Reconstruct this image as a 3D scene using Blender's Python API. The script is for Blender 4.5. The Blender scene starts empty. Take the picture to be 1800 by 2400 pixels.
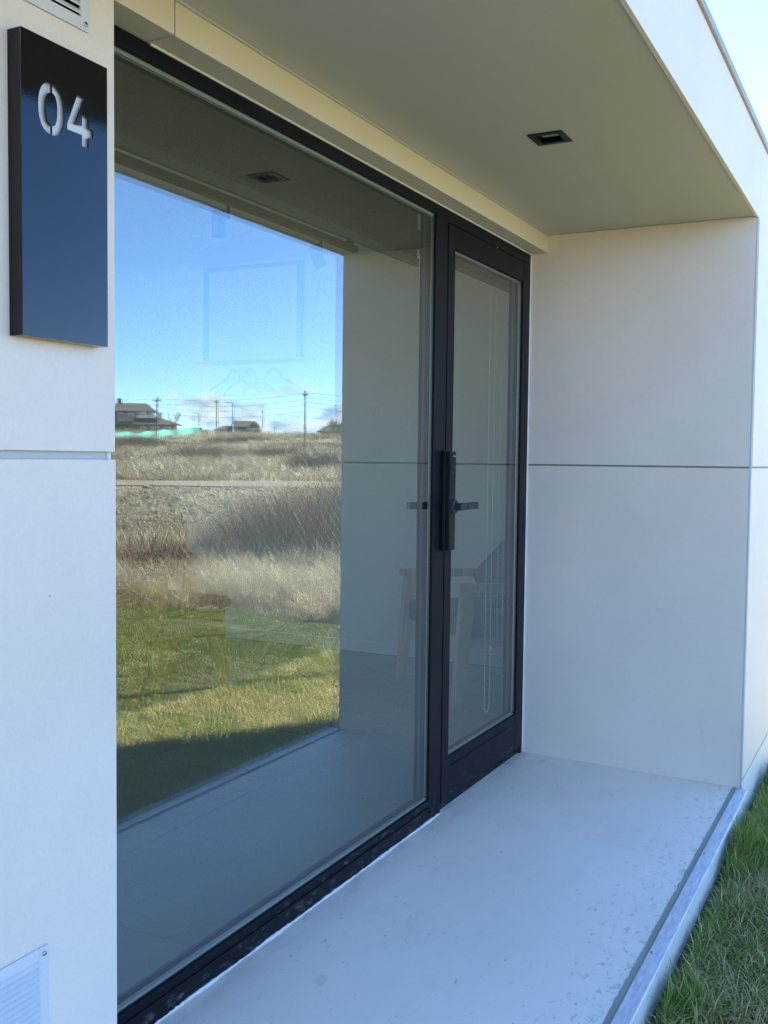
import bpy, bmesh, math, random
import numpy as np
from mathutils import Vector, Matrix
random.seed(7)
rng = np.random.default_rng(7)
R = math.radians
S = bpy.context.scene
COL = S.collection

# ------------------------------------------------------------------ camera, sky, sun, exposure
cam_d = bpy.data.cameras.new('camera')
cam = bpy.data.objects.new('camera', cam_d)
COL.objects.link(cam)
rt = Vector((0.45879148, -0.88847443, 0.0111161))
up = Vector((0.04132694, 0.03383405, 0.99857265))
fw = Vector((0.88758237, 0.45767723, -0.05224071))
M = Matrix((rt, up, -fw)).transposed().to_4x4()
M.translation = Vector((0.0, -1.42219, 1.23704))
cam.matrix_world = M
cam_d.sensor_fit = 'HORIZONTAL'
cam_d.sensor_width = 36
cam_d.lens = 47.75
cam_d.clip_start = 0.05
cam_d.clip_end = 6000
S.camera = cam

SUN_AZ, SUN_EL = R(35), R(43)            # direction towards the sun, from +X towards +Y
sun_dir = Vector((math.cos(SUN_EL) * math.cos(SUN_AZ), math.cos(SUN_EL) * math.sin(SUN_AZ), math.sin(SUN_EL)))
SKY_STRENGTH = 0.11
SUN_STRENGTH = 5.0
EXPOSURE = 3.03

w = bpy.data.worlds.new('World')
S.world = w
w.use_nodes = True
nt = w.node_tree
nt.nodes.clear()
def N(t, **kw):
    n = nt.nodes.new(t)
    for k, v in kw.items():
        setattr(n, k, v)
    return n
def LK(a, b): nt.links.new(a, b)
out = N('ShaderNodeOutputWorld')
bg = N('ShaderNodeBackground'); bg.inputs['Strength'].default_value = SKY_STRENGTH
sky = N('ShaderNodeTexSky', sky_type='NISHITA', sun_disc=False)
sky.sun_elevation = SUN_EL
sky.sun_rotation = math.pi / 2 - SUN_AZ
sky.air_density = 1.0; sky.dust_density = 0.0; sky.ozone_density = 5.0; sky.altitude = 4500
hs = N('ShaderNodeHueSaturation'); hs.inputs['Saturation'].default_value = 1.06
LK(sky.outputs[0], hs.inputs['Color'])
tc = N('ShaderNodeTexCoord')
sep = N('ShaderNodeSeparateXYZ'); LK(tc.outputs['Generated'], sep.inputs[0])
mp = N('ShaderNodeMapping'); mp.inputs['Scale'].default_value = (16, 16, 34); mp.inputs['Location'].default_value = (1.3, 4.2, 0.4)
LK(tc.outputs['Generated'], mp.inputs[0])
no = N('ShaderNodeTexNoise'); no.inputs['Scale'].default_value = 1.0; no.inputs['Detail'].default_value = 9; no.inputs['Roughness'].default_value = 0.58
LK(mp.outputs[0], no.inputs['Vector'])
mp2 = N('ShaderNodeMapping'); mp2.inputs['Scale'].default_value = (5, 5, 3); mp2.inputs['Location'].default_value = (0.2, 0.9, 0)
LK(tc.outputs['Generated'], mp2.inputs[0])
no2 = N('ShaderNodeTexNoise'); no2.inputs['Scale'].default_value = 1.0; no2.inputs['Detail'].default_value = 2
LK(mp2.outputs[0], no2.inputs['Vector'])
def MATH(op, a, b=None, clamp=False):
    m = N('ShaderNodeMath', operation=op, use_clamp=clamp)
    for i, v in enumerate((a, b)):
        if v is None: continue
        if isinstance(v, (int, float)): m.inputs[i].default_value = v
        else: LK(v, m.inputs[i])
    return m.outputs[0]
# cumulus bank low above the horizon, everywhere around: density falls with height
hgt = MATH('MULTIPLY', sep.outputs['Z'], 5.2)
nn = MATH('ADD', MATH('MULTIPLY', MATH('SUBTRACT', no.outputs['Fac'], 0.5), 1.9), 0.5)
dens = MATH('SUBTRACT', MATH('ADD', nn, MATH('MULTIPLY', MATH('SUBTRACT', no2.outputs['Fac'], 0.5), 0.75)), MATH('ADD', hgt, 0.17))
fac = MATH('MULTIPLY', dens, 4.5, True)
fac = MATH('MULTIPLY', fac, 0.93)
mpc = N('ShaderNodeMapping'); mpc.inputs['Scale'].default_value = (30, 30, 60); mpc.inputs['Location'].default_value = (2.0, 7.7, 0.1)
LK(tc.outputs['Generated'], mpc.inputs[0])
no3 = N('ShaderNodeTexNoise'); no3.inputs['Detail'].default_value = 5; no3.inputs['Scale'].default_value = 1.0
LK(mpc.outputs[0], no3.inputs['Vector'])
cr = N('ShaderNodeValToRGB')
cr.color_ramp.elements[0].position = 0.40; cr.color_ramp.elements[0].color = (1.6, 2.3, 3.5, 1)
cr.color_ramp.elements[1].position = 0.62; cr.color_ramp.elements[1].color = (4.3, 4.4, 4.5, 1)
LK(no3.outputs['Fac'], cr.inputs['Fac'])
mx = N('ShaderNodeMix', data_type='RGBA')
LK(fac, mx.inputs[0]); LK(hs.outputs[0], mx.inputs[6]); LK(cr.outputs[0], mx.inputs[7])
LK(mx.outputs[2], bg.inputs['Color'])
LK(bg.outputs[0], out.inputs['Surface'])

sl = bpy.data.lights.new('sun', 'SUN'); sl.energy = SUN_STRENGTH; sl.angle = R(0.53); sl.color = (1.0, 0.93, 0.82)
so = bpy.data.objects.new('sun', sl); COL.objects.link(so)
so.rotation_euler = (-sun_dir).to_track_quat('-Z', 'Y').to_euler()
so.location = (0, 0, 30)

S.view_settings.view_transform = 'Standard'
S.view_settings.look = 'None'
S.view_settings.exposure = EXPOSURE
S.view_settings.gamma = 1
S.view_settings.use_curve_mapping = False
S.cycles.max_bounces = 12; S.cycles.transparent_max_bounces = 16; S.cycles.glossy_bounces = 6; S.cycles.diffuse_bounces = 6
S.cycles.sample_clamp_indirect = 6
S.cycles.caustics_reflective = False; S.cycles.caustics_refractive = False
S.cycles.use_denoising = True; S.cycles.denoising_prefilter = 'NONE'

# ------------------------------------------------------------------ materials
class Mat:
    def __init__(s, name):
        s.m = bpy.data.materials.new(name); s.m.use_nodes = True
        s.t = s.m.node_tree; s.b = s.t.nodes['Principled BSDF']; s.out = s.t.nodes['Material Output']
        s.tc = s.n('ShaderNodeTexCoord')
    def n(s, t, **kw):
        n = s.t.nodes.new(t)
        for k, v in kw.items(): setattr(n, k, v)
        return n
    def l(s, a, b): s.t.links.new(a, b)
    def vec(s, scale=(1, 1, 1), loc=(0, 0, 0), rot=(0, 0, 0), space='Object'):
        m = s.n('ShaderNodeMapping'); m.inputs['Scale'].default_value = scale; m.inputs['Location'].default_value = loc
        m.inputs['Rotation'].default_value = rot
        s.l(s.tc.outputs[space], m.inputs[0]); return m.outputs[0]
    def noise(s, v, scale=1, detail=4, rough=0.55, dist=0.0):
        n = s.n('ShaderNodeTexNoise'); n.inputs['Scale'].default_value = scale; n.inputs['Detail'].default_value = detail
        n.inputs['Roughness'].default_value = rough; n.inputs['Distortion'].default_value = dist
        s.l(v, n.inputs['Vector']); return n.outputs['Fac']
    def ramp(s, f, stops, interp='LINEAR'):
        r = s.n('ShaderNodeValToRGB'); r.color_ramp.interpolation = interp
        e = r.color_ramp.elements
        while len(e) < len(stops): e.new(0.5)
        for el, (p, c) in zip(e, stops):
            el.position = p; el.color = (c if hasattr(c, '__len__') else (c, c, c)) if len(c if hasattr(c, '__len__') else (0, 0, 0)) == 4 else tuple(c if hasattr(c, '__len__') else (c, c, c)) + (1,)
        s.l(f, r.inputs['Fac']); return r.outputs['Color']
    def mix(s, f, a, b, mode='MIX'):
        m = s.n('ShaderNodeMix', data_type='RGBA', blend_type=mode)
        for i, v in ((0, f), (6, a), (7, b)):
            if isinstance(v, (int, float)): m.inputs[i].default_value = v
            elif isinstance(v, tuple): m.inputs[i].default_value = v + (1,) if len(v) == 3 else v
            else: s.l(v, m.inputs[i])
        return m.outputs[2]
    def math(s, op, a, b=None, clamp=False):
        m = s.n('ShaderNodeMath', operation=op, use_clamp=clamp)
        for i, v in enumerate((a, b)):
            if v is None: continue
            if isinstance(v, (int, float)): m.inputs[i].default_value = v
            else: s.l(v, m.inputs[i])
        return m.outputs[0]
    def bump(s, h, strength=0.2, dist=0.01):
        b = s.n('ShaderNodeBump'); b.inputs['Strength'].default_value = strength; b.inputs['Distance'].default_value = dist
        s.l(h, b.inputs['Height']); s.l(b.outputs[0], s.b.inputs['Normal'])
    def col(s, c):
        if isinstance(c, tuple): s.b.inputs['Base Color'].default_value = c + (1,)
        else: s.l(c, s.b.inputs['Base Color'])
    def p(s, **kw):
        for k, v in kw.items():
            k = k.replace('_', ' ').title() if k not in ('IOR',) else k
            if isinstance(v, (int, float)): s.b.inputs[k].default_value = v
            else: s.l(v, s.b.inputs[k])
        return s

def m_paint(name, base, var=0.04, rough=0.6, spec=0.3, orange=0.08, dirt=None):
    a = Mat(name)
    n1 = a.noise(a.vec((1.6, 1.6, 1.6)), 1, 5, 0.6)
    lo = tuple(c * (1 - var) for c in base); hi = tuple(min(1, c * (1 + var * 0.6)) for c in base)
    c = a.ramp(n1, [(0.3, lo), (0.7, hi)])
    n2 = a.noise(a.vec((190, 190, 190)), 1, 3)
    c = a.mix(0.09, c, a.ramp(n2, [(0.35, 0.55), (0.65, 1.0)]), 'MULTIPLY')
    n3 = a.noise(a.vec((9, 9, 2.2), (3, 1, 0)), 1, 6, 0.7)
    c = a.mix(a.ramp(n3, [(0.64, 0.0), (0.8, 0.22)]), c, dirt or (base[0] * 0.72, base[1] * 0.71, base[2] * 0.66))
    # rare tiny specks
    n4 = a.noise(a.vec((48, 48, 48), (5, 2, 1)), 1, 1)
    c = a.mix(a.ramp(n4, [(0.815, 0.0), (0.83, 0.45)]), c, (0.25, 0.22, 0.18))
    a.col(c); a.p(roughness=rough); a.b.inputs['Specular IOR Level'].default_value = spec
    a.bump(a.noise(a.vec((420, 420, 420)), 1, 3), orange, 0.002)
    return a.m
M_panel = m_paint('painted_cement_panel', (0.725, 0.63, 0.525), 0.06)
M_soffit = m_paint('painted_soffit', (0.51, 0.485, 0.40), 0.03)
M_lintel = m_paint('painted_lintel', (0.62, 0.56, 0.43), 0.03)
M_plinth = m_paint('painted_plinth', (0.70, 0.66, 0.58), 0.07, dirt=(0.35, 0.31, 0.24))
M_joint = m_paint('joint_profile', (0.46, 0.455, 0.43), 0.05)
M_jdark = m_paint('grey_joint_recess', (0.24, 0.22, 0.19), 0.1)
M_white = m_paint('white_vent_plastic', (0.60, 0.60, 0.59), 0.02, 0.45, 0.4, 0.03)
M_inwall = m_paint('interior_plaster', (0.76, 0.75, 0.70), 0.03)

def mat_porch():
    a = Mat('painted_porch_floor')
    n1 = a.noise(a.vec((1.3, 2.2, 1)), 1, 5, 0.6)
    c = a.ramp(n1, [(0.3, (0.90, 0.79, 0.66)), (0.7, (0.95, 0.85, 0.72))])
    sp = a.noise(a.vec((300, 300, 300)), 1, 2)
    c = a.mix(0.10, c, a.ramp(sp, [(0.38, 0.45), (0.6, 1.0)]), 'MULTIPLY')
    # chipped paint and grime gathered towards the outer edge (object y about -0.87)
    xyz = a.n('ShaderNodeSeparateXYZ'); a.l(a.tc.outputs['Object'], xyz.inputs[0])
    edge = a.math('MULTIPLY', a.math('SUBTRACT', a.math('MULTIPLY', xyz.outputs['Y'], -1.0), 0.60), 3.6, True)
    n2 = a.noise(a.vec((24, 36, 1), (2, 3, 0)), 1, 7, 0.74, 0.6)
    g = a.math('ADD', n2, a.math('MULTIPLY', edge, 0.10))
    c = a.mix(a.ramp(g, [(0.63, 0.0), (0.67, 0.36), (0.75, 0.6)]), c, (0.34, 0.31, 0.26))
    # dirt line by the sill
    sill = a.math('MULTIPLY', a.math('ADD', xyz.outputs['Y'], 0.13), 9.0, True)
    n5 = a.noise(a.vec((7, 22, 1), (9, 1, 0)), 1, 6, 0.7)
    g2 = a.math('MULTIPLY', sill, a.math('SUBTRACT', n5, 0.36))
    c = a.mix(a.math('MULTIPLY', g2, 1.5, True), c, (0.36, 0.29, 0.21))
    # dried drips: sparse blobs, drawn out along the porch
    vo = a.n('ShaderNodeTexVoronoi', feature='F1'); vo.inputs['Scale'].default_value = 1.0
    nz = a.n('ShaderNodeTexNoise'); nz.inputs['Scale'].default_value = 30; nz.inputs['Detail'].default_value = 3
    a.l(a.tc.outputs['Object'], nz.inputs['Vector'])
    ad = a.n('ShaderNodeVectorMath', operation='MULTIPLY_ADD')
    a.l(nz.outputs['Color'], ad.inputs[0]); ad.inputs[1].default_value = (0.28, 0.28, 0.0)
    a.l(a.vec((5.2, 8.6, 1), (0.35, 0.2, 0)), ad.inputs[2]); a.l(ad.outputs[0], vo.inputs['Vector'])
    vs = a.n('ShaderNodeSeparateColor'); a.l(vo.outputs['Color'], vs.inputs[0])
    size = a.math('MULTIPLY', a.math('SUBTRACT', vs.outputs[0], 0.30), 0.22, True)
    blob = a.math('MULTIPLY', a.math('SUBTRACT', size, vo.outputs['Distance']), 40, True)
    c = a.mix(a.math('MULTIPLY', blob, 0.24), c, (0.34, 0.36, 0.34))
    n7 = a.noise(a.vec((3.2, 5.5, 1), (4, 6, 0)), 1, 8, 0.68)
    c = a.mix(a.ramp(n7, [(0.52, 0.0), (0.72, 0.20)]), c, (0.52, 0.49, 0.45))
    n8 = a.noise(a.vec((5, 90, 1), (2, 2, 0), (0, 0, -.35)), 1, 4)
    c = a.mix(a.ramp(n8, [(0.70, 0.0), (0.74, 0.30)]), c, (0.40, 0.39, 0.38))
    # small dark scuffs
    n6 = a.noise(a.vec((24, 52, 1), (1, 8, 0), (0, 0, 0.5)), 1, 3)
    c = a.mix(a.ramp(n6, [(0.700, 0.0), (0.735, 0.55)]), c, (0.20, 0.20, 0.20))
    a.col(c); a.p(roughness=a.ramp(n1, [(0.3, 0.42), (0.7, 0.55)]))
    a.bump(a.noise(a.vec((220, 220, 220)), 1, 3), 0.10, 0.002)
    return a.m
M_porch = mat_porch()

def mat_alu(name, base=(0.0035, 0.0045, 0.0065), rough=0.38, dust=0.0):
    a = Mat(name)
    n1 = a.noise(a.vec((5, 5, 5)), 1, 6, 0.65)
    c = a.ramp(n1, [(0.35, base), (0.75, tuple(min(1, x * 1.5) for x in base))])
    if dust:
        n2 = a.noise(a.vec((26, 26, 60), (1, 2, 3)), 1, 5, 0.75)
        xyz = a.n('ShaderNodeSeparateXYZ'); a.l(a.tc.outputs['Object'], xyz.inputs[0])
        low = a.math('SUBTRACT', 1.0, a.math('MULTIPLY', xyz.outputs['Z'], 4.5), True)
        k = a.math('ADD', a.math('MULTIPLY', n2, 1.0), a.math('MULTIPLY', low, 0.14))
        c = a.mix(a.ramp(k, [(0.66, 0.0), (0.86, dust * .6)]), c, (0.42, 0.42, 0.42))
    a.b.inputs['Specular IOR Level'].default_value = 0.11
    a.col(c); a.p(roughness=a.ramp(n1, [(0.3, rough * 0.9), (0.7, rough * 1.2)]))
    a.bump(a.noise(a.vec((700, 700, 700)), 1, 2), 0.05, 0.001)
    return a.m
M_alu = mat_alu('black_powder_coated_aluminium', dust=0.5)
M_alu2 = mat_alu('black_frame_rebate', (0.010, 0.010, 0.011), 0.5)
M_lock = mat_alu('black_lock_plastic', (0.012, 0.012, 0.014), 0.3)
M_lever = mat_alu('dark_grey_lever_metal', (0.03, 0.031, 0.034), 0.32)
M_gasket = mat_alu('black_rubber_gasket', (0.008, 0.008, 0.008), 0.6)

def mat_sign():
    a = Mat('gloss_black_sign_enamel')
    a.col((0.002, 0.0025, 0.004))
    n = a.noise(a.vec((14, 14, 6)), 1, 6, 0.7)
    a.p(roughness=a.ramp(n, [(0.35, 0.05), (0.75, 0.11)]))
    a.b.inputs['Specular IOR Level'].default_value = 0.42
    a.bump(a.noise(a.vec((330, 330, 330)), 1, 2), 0.04, 0.001)
    return a.m
M_sign = mat_sign()
def mat_metal(name, base, rough, streak=(60, 60, 60), metallic=1.0):
    a = Mat(name)
    n = a.noise(a.vec(streak), 1, 5, 0.6)
    a.col(a.ramp(n, [(0.3, tuple(x * 0.75 for x in base)), (0.7, base)]))
    a.p(metallic=metallic, roughness=a.ramp(n, [(0.3, rough * 0.8), (0.7, rough * 1.3)]))
    return a.m
M_silver = mat_metal('brushed_silver_backing', (0.66, 0.63, 0.58), 0.45, (20, 20, 300), 0.35)
M_steel = mat_metal('screw_steel', (0.55, 0.55, 0.54), 0.3)
M_spacer = mat_metal('glazing_spacer_aluminium', (0.44, 0.45, 0.43), 0.42, (200, 200, 900), 0.6)
M_coping = mat_metal('roof_coping_metal', (0.36, 0.33, 0.29), 0.55, (8, 8, 8), 0.5)
def mat_galv():
    a = Mat('galvanised_steel')
    vo = a.n('ShaderNodeTexVoronoi'); vo.inputs['Scale'].default_value = 1
    a.l(a.vec((22, 160, 60)), vo.inputs['Vector'])
    n = a.noise(a.vec((16, 90, 30)), 1, 6, 0.7)
    n1 = a.noise(a.vec((3, 3, 3)), 1, 4)
    c = a.ramp(n, [(0.28, (0.50, 0.52, 0.54)), (0.62, (0.76, 0.77, 0.79))])
    c = a.mix(0.35, c, a.ramp(vo.outputs['Distance'], [(0.0, 0.6), (0.7, 1.0)]), 'MULTIPLY')
    a.col(c); a.p(metallic=0.45, roughness=a.ramp(n1, [(0.3, 0.5), (0.7, 0.7)]))
    a.bump(n, 0.08, 0.002)
    return a.m
M_galv = mat_galv()
M_grime = m_paint('grey_edge_filler', (0.33, 0.33, 0.27), 0.2, 0.8)
M_bead = m_paint('white_silicone_bead', (0.66, 0.65, 0.62), 0.05, 0.4, 0.4, 0.2)

def mat_glass():
    a = Mat('coated_window_glass')
    t = a.t; t.nodes.remove(a.b)
    fr = a.n('ShaderNodeFresnel'); fr.inputs['IOR'].default_value = 1.52
    # both surfaces of one sheet plus the thin metal coat of insulating glass
    f2 = a.math('DIVIDE', a.math('MULTIPLY', fr.outputs[0], 2.0), a.math('ADD', fr.outputs[0], 1.0))
    f = a.math('ADD', a.math('MULTIPLY', f2, 0.42), 0.10, True)
    # front- and back-facing hits alike: the Fresnel node inverts the IOR inside, so use facing instead there
    lw = a.n('ShaderNodeLayerWeight'); lw.inputs['Blend'].default_value = 0.5
    geo = a.n('ShaderNodeNewGeometry')
    f5 = a.math('POWER', lw.outputs['Facing'], 3.2)
    fb = a.math('ADD', a.math('MULTIPLY', f5, 0.20), 0.105, True)
    mixf = a.n('ShaderNodeMix', data_type='FLOAT')
    a.l(geo.outputs['Backfacing'], mixf.inputs[0]); a.l(f, mixf.inputs[2]); a.l(fb, mixf.inputs[3])
    tr = a.n('ShaderNodeBsdfTransparent'); tr.inputs['Color'].default_value = (0.81, 0.89, 0.85, 1)
    gl = a.n('ShaderNodeBsdfGlossy'); gl.inputs['Roughness'].default_value = 0.0; gl.inputs['Color'].default_value = (0.96, 1.0, 1.0, 1)
    ms = a.n('ShaderNodeMixShader')
    a.l(mixf.outputs[0], ms.inputs[0]); a.l(tr.outputs[0], ms.inputs[1]); a.l(gl.outputs[0], ms.inputs[2])
    a.l(ms.outputs[0], a.out.inputs['Surface'])
    return a.m
M_glass = mat_glass()
def mat_simple(name, base, rough=0.6, var=0.15, scale=(8, 8, 8), metallic=0, bump=0.0):
    a = Mat(name)
    n = a.noise(a.vec(scale), 1, 5, 0.6)
    a.col(a.ramp(n, [(0.3, tuple(x * (1 - var) for x in base)), (0.7, tuple(min(1, x * (1 + var)) for x in base))]))
    a.p(roughness=rough, metallic=metallic)
    if bump: a.bump(n, bump, 0.01)
    return a.m
M_darkhole = mat_simple('lamp_recess_black', (0.003, 0.003, 0.003), 0.9)
M_darkhole.node_tree.nodes['Principled BSDF'].inputs['Specular IOR Level'].default_value = 0.05
M_blind = mat_simple('dark_blind_fabric', (0.007, 0.0075, 0.007), 0.95, 0.08, (400, 400, 400))
M_palegrey = mat_simple('pale_grey_bar', (0.36, 0.38, 0.37), 0.4, 0.1)
M_tile = mat_simple('grey_floor_tile', (0.22, 0.225, 0.23), 0.42, 0.10, (3, 3, 3))
M_grout = mat_simple('dark_grout', (0.06, 0.06, 0.062), 0.9)
M_wood = mat_simple('pale_oak', (0.60, 0.40, 0.29), 0.5, 0.22, (40, 40, 3))
M_orange = mat_simple('orange_stained_plywood', (0.46, 0.20, 0.035), 0.4, 0.2, (6, 30, 3))
M_dkfab = mat_simple('charcoal_upholstery', (0.018, 0.021, 0.026), 0.9, 0.2, (90, 90, 90))
M_brown = mat_simple('brown_leatherette', (0.045, 0.032, 0.024), 0.55, 0.2, (20, 20, 20))
M_dkwood = mat_simple('dark_walnut', (0.05, 0.032, 0.02), 0.45, 0.25, (30, 4, 30))
M_framewood = mat_simple('grey_picture_frame', (0.10, 0.10, 0.10), 0.5)
M_chain = mat_simple('pearl_bead_plastic', (0.72, 0.73, 0.70), 0.35, 0.05)
M_black = mat_simple('matt_black_lamp', (0.012, 0.012, 0.012), 0.5)

# ------------------------------------------------------------------ object helpers
def props(o, label=None, cat=None, group=None, kind=None):
    if label: o['label'] = label
    if cat: o['category'] = cat
    if group: o['group'] = group
    if kind: o['kind'] = kind
    return o
def empty(name, loc=(0, 0, 0), label=None, cat=None, group=None, kind=None):
    o = bpy.data.objects.new(name, None); COL.objects.link(o); o.location = loc
    o.empty_display_size = 0.1
    return props(o, label, cat, group, kind)
def link_mesh(name, me, parent=None):
    o = bpy.data.objects.new(name, me); COL.objects.link(o)
    if parent is not None: o.parent = parent
    return o
class MB:
    def __init__(s): s.bm = bmesh.new()
    def box(s, x0, x1, y0, y1, z0, z1, b=0.0, seg=2, mat=None):
        r = bmesh.ops.create_cube(s.bm, size=1.0)
        vs = r['verts']
        for v in vs:
            v.co = Vector((x0 + (v.co.x + .5) * (x1 - x0), y0 + (v.co.y + .5) * (y1 - y0), z0 + (v.co.z + .5) * (z1 - z0)))
        if b > 0:
            es = list({e for v in vs for e in v.link_edges})
            r2 = bmesh.ops.bevel(s.bm, geom=es, offset=b, segments=seg, affect='EDGES', profile=0.6)
            vs = [v for v in r2['verts']]
        if mat is not None:
            for v in vs: v.co = mat @ v.co
        return s
    def prism(s, pts, d0, d1, plane='xz', b=0.0):
        f = {'xz': lambda p, d: (p[0], d, p[1]), 'xy': lambda p, d: (p[0], p[1], d), 'yz': lambda p, d: (d, p[0], p[1])}[plane]
        a = [s.bm.verts.new(f(p, d0)) for p in pts]; c = [s.bm.verts.new(f(p, d1)) for p in pts]
        n = len(pts); fs = [s.bm.faces.new(a), s.bm.faces.new(c)]
        for i in range(n): fs.append(s.bm.faces.new((a[i], a[(i + 1) % n], c[(i + 1) % n], c[i])))
        if b > 0:
            es = list({e for fc in fs for e in fc.edges})
            bmesh.ops.bevel(s.bm, geom=es, offset=b, segments=2, affect='EDGES')
        return s
    def tube(s, pts, r, n=6, caps=True):
        pts = [Vector(p) for p in pts]
        rs = r if hasattr(r, '__len__') else [r] * len(pts)
        rings = []
        prev = None
        for i, p in enumerate(pts):
            d = (pts[min(i + 1, len(pts) - 1)] - pts[max(i - 1, 0)])
            if d.length < 1e-9: d = Vector((0, 0, 1))
            d.normalize()
            if prev is None:
                u = d.orthogonal().normalized()
            else:
                u = (prev - d * prev.dot(d))
                u = u.normalized() if u.length > 1e-6 else d.orthogonal().normalized()
            prev = u; v = d.cross(u)
            rings.append([s.bm.verts.new(p + (u * math.cos(2 * math.pi * k / n) + v * math.sin(2 * math.pi * k / n)) * rs[i]) for k in range(n)])
        for a, c in zip(rings, rings[1:]):
            for k in range(n): s.bm.faces.new((a[k], a[(k + 1) % n], c[(k + 1) % n], c[k]))
        if caps:
            s.bm.faces.new(rings[0][::-1]); s.bm.faces.new(rings[-1])
        return s
    def quad(s, *ps):
        s.bm.faces.new([s.bm.verts.new(p) for p in ps]); return s
    def sphere(s, c, r, u=8, v=6, sc=(1, 1, 1)):
        q = bmesh.ops.create_uvsphere(s.bm, u_segments=u, v_segments=v, radius=r)
        for x in q['verts']: x.co = Vector((x.co.x * sc[0] + c[0], x.co.y * sc[1] + c[1], x.co.z * sc[2] + c[2]))
        return s
    def build(s, name, mat, parent=None, smooth=False, recalc=True):
        if recalc: bmesh.ops.recalc_face_normals(s.bm, faces=s.bm.faces[:])
        me = bpy.data.meshes.new(name); s.bm.to_mesh(me); s.bm.free()
        if mat: me.materials.append(mat)
        if smooth:
            me.polygons.foreach_set('use_smooth', [True] * len(me.polygons))
        o = link_mesh(name, me, parent)
        return o
def box(name, mat, parent, *a, **k):
    return MB().box(*a, **k).build(name, mat, parent)

# ------------------------------------------------------------------ terrain
# the viewer's mirror image stands at (0, +1.42): far things are placed by bearing and range from there
def P3(az, r, z=0.0): return Vector((r * math.cos(R(az)), 1.422 - r * math.sin(R(az)), z))
RP = [0, 9, 11, 14, 18, 24, 31, 38, 43, 55, 60, 75, 92, 106, 128, 150, 260, 420, 700, 1500, 4000]
ZP = [-.15, -.15, -.2, -.35, -.55, -.6, -.48, -.22, -.05, -.03, .2, .9, 1.8, 2.45, 3.5, 4.38, 6.65, 8.5, 9, 9, 6]
def hz(x, y):
    x = np.asarray(x, float); y = np.asarray(y, float)
    r = np.hypot(x, y - 1.42)
    z = np.interp(r, RP, ZP)
    f = np.clip((r - 10) / 12, 0, 1) * np.clip((300 - r) / 150, 0, 1)
    road = np.clip(np.minimum(np.abs(r - 49) - 5, 6) / 6, 0, 1)
    b = (np.sin(x * .31 + 1.2) * np.cos(y * .27 + .4) * .22 + np.sin(x * .83 + y * .41) * .10 + np.sin(x * .12 - y * .17 + 2) * .35 * np.clip(r / 120, 0, 1))
    return z + b * f * road * 0.8
# polar sheet
rs = np.concatenate([[0.0], np.linspace(2, 12, 14), np.geomspace(13, 200, 75), np.geomspace(215, 5000, 20)])
NA = 200
th = np.linspace(0, 2 * np.pi, NA, endpoint=False)
RR, TT = np.meshgrid(rs[1:], th, indexing='ij')
gx = np.concatenate([[0], (RR * np.cos(TT)).ravel()]); gy = np.concatenate([[1.42], (1.42 - RR * np.sin(TT)).ravel()])
gz = hz(gx, gy) - 0.004
verts = np.stack([gx, gy, gz], 1)
faces = [(0, 1 + j, 1 + (j + 1) % NA) for j in range(NA)]
for i in range(len(rs) - 2):
    for j in range(NA):
        a = 1 + i * NA + j; b_ = 1 + i * NA + (j + 1) % NA
        faces.append((a, a + NA, b_ + NA, b_))
me = bpy.data.meshes.new('ground'); me.from_pydata(verts.tolist(), [], faces); me.update()
me.polygons.foreach_set('use_smooth', [True] * len(me.polygons))
def mat_field():
    a = Mat('dry_field_soil')
    n1 = a.noise(a.vec((.22, .22, .22)), 1, 7, 0.62)
    n2 = a.noise(a.vec((1.7, 1.7, 1.7), (3, 3, 0)), 1, 6, 0.7)
    n3 = a.noise(a.vec((.05, .05, .05), (7, 1, 0)), 1, 4)
    c = a.ramp(n1, [(0.30, (0.14, 0.115, 0.075)), (0.45, (0.25, 0.215, 0.145)), (0.62, (0.36, 0.31, 0.21)), (0.75, (0.22, 0.2, 0.15))])
    c = a.mix(0.55, c, a.ramp(n2, [(0.3, (0.14, 0.12, 0.09)), (0.7, (0.42, 0.37, 0.26))]))
    # stony grey ground before the road
    geo = a.n('ShaderNodeNewGeometry'); vm = a.n('ShaderNodeVectorMath', operation='SUBTRACT')
    a.l(geo.outputs['Position'], vm.inputs[0]); vm.inputs[1].default_value = (0, 1.42, 0)
    ln = a.n('ShaderNodeVectorMath', operation='LENGTH'); a.l(vm.outputs[0], ln.inputs[0])
    r = a.math('ADD', ln.outputs['Value'], a.math('MULTIPLY', n1, 6))
    stony = a.math('MULTIPLY', a.math('MULTIPLY', a.math('SUBTRACT', r, 26), 0.3, True), a.math('MULTIPLY', a.math('SUBTRACT', 45, r), 0.5, True))
    c = a.mix(a.math('MULTIPLY', stony, 0.85), c, a.ramp(n2, [(0.3, (0.085, 0.08, 0.06)), (0.7, (0.20, 0.185, 0.14))]))
    a.col(c); a.p(roughness=0.95)
    a.bump(n2, 0.7, 0.15)
    return a.m
me.materials.append(mat_field())
props(link_mesh('ground', me), 'dry straw coloured field rising to a low ridge', kind='structure')

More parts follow.
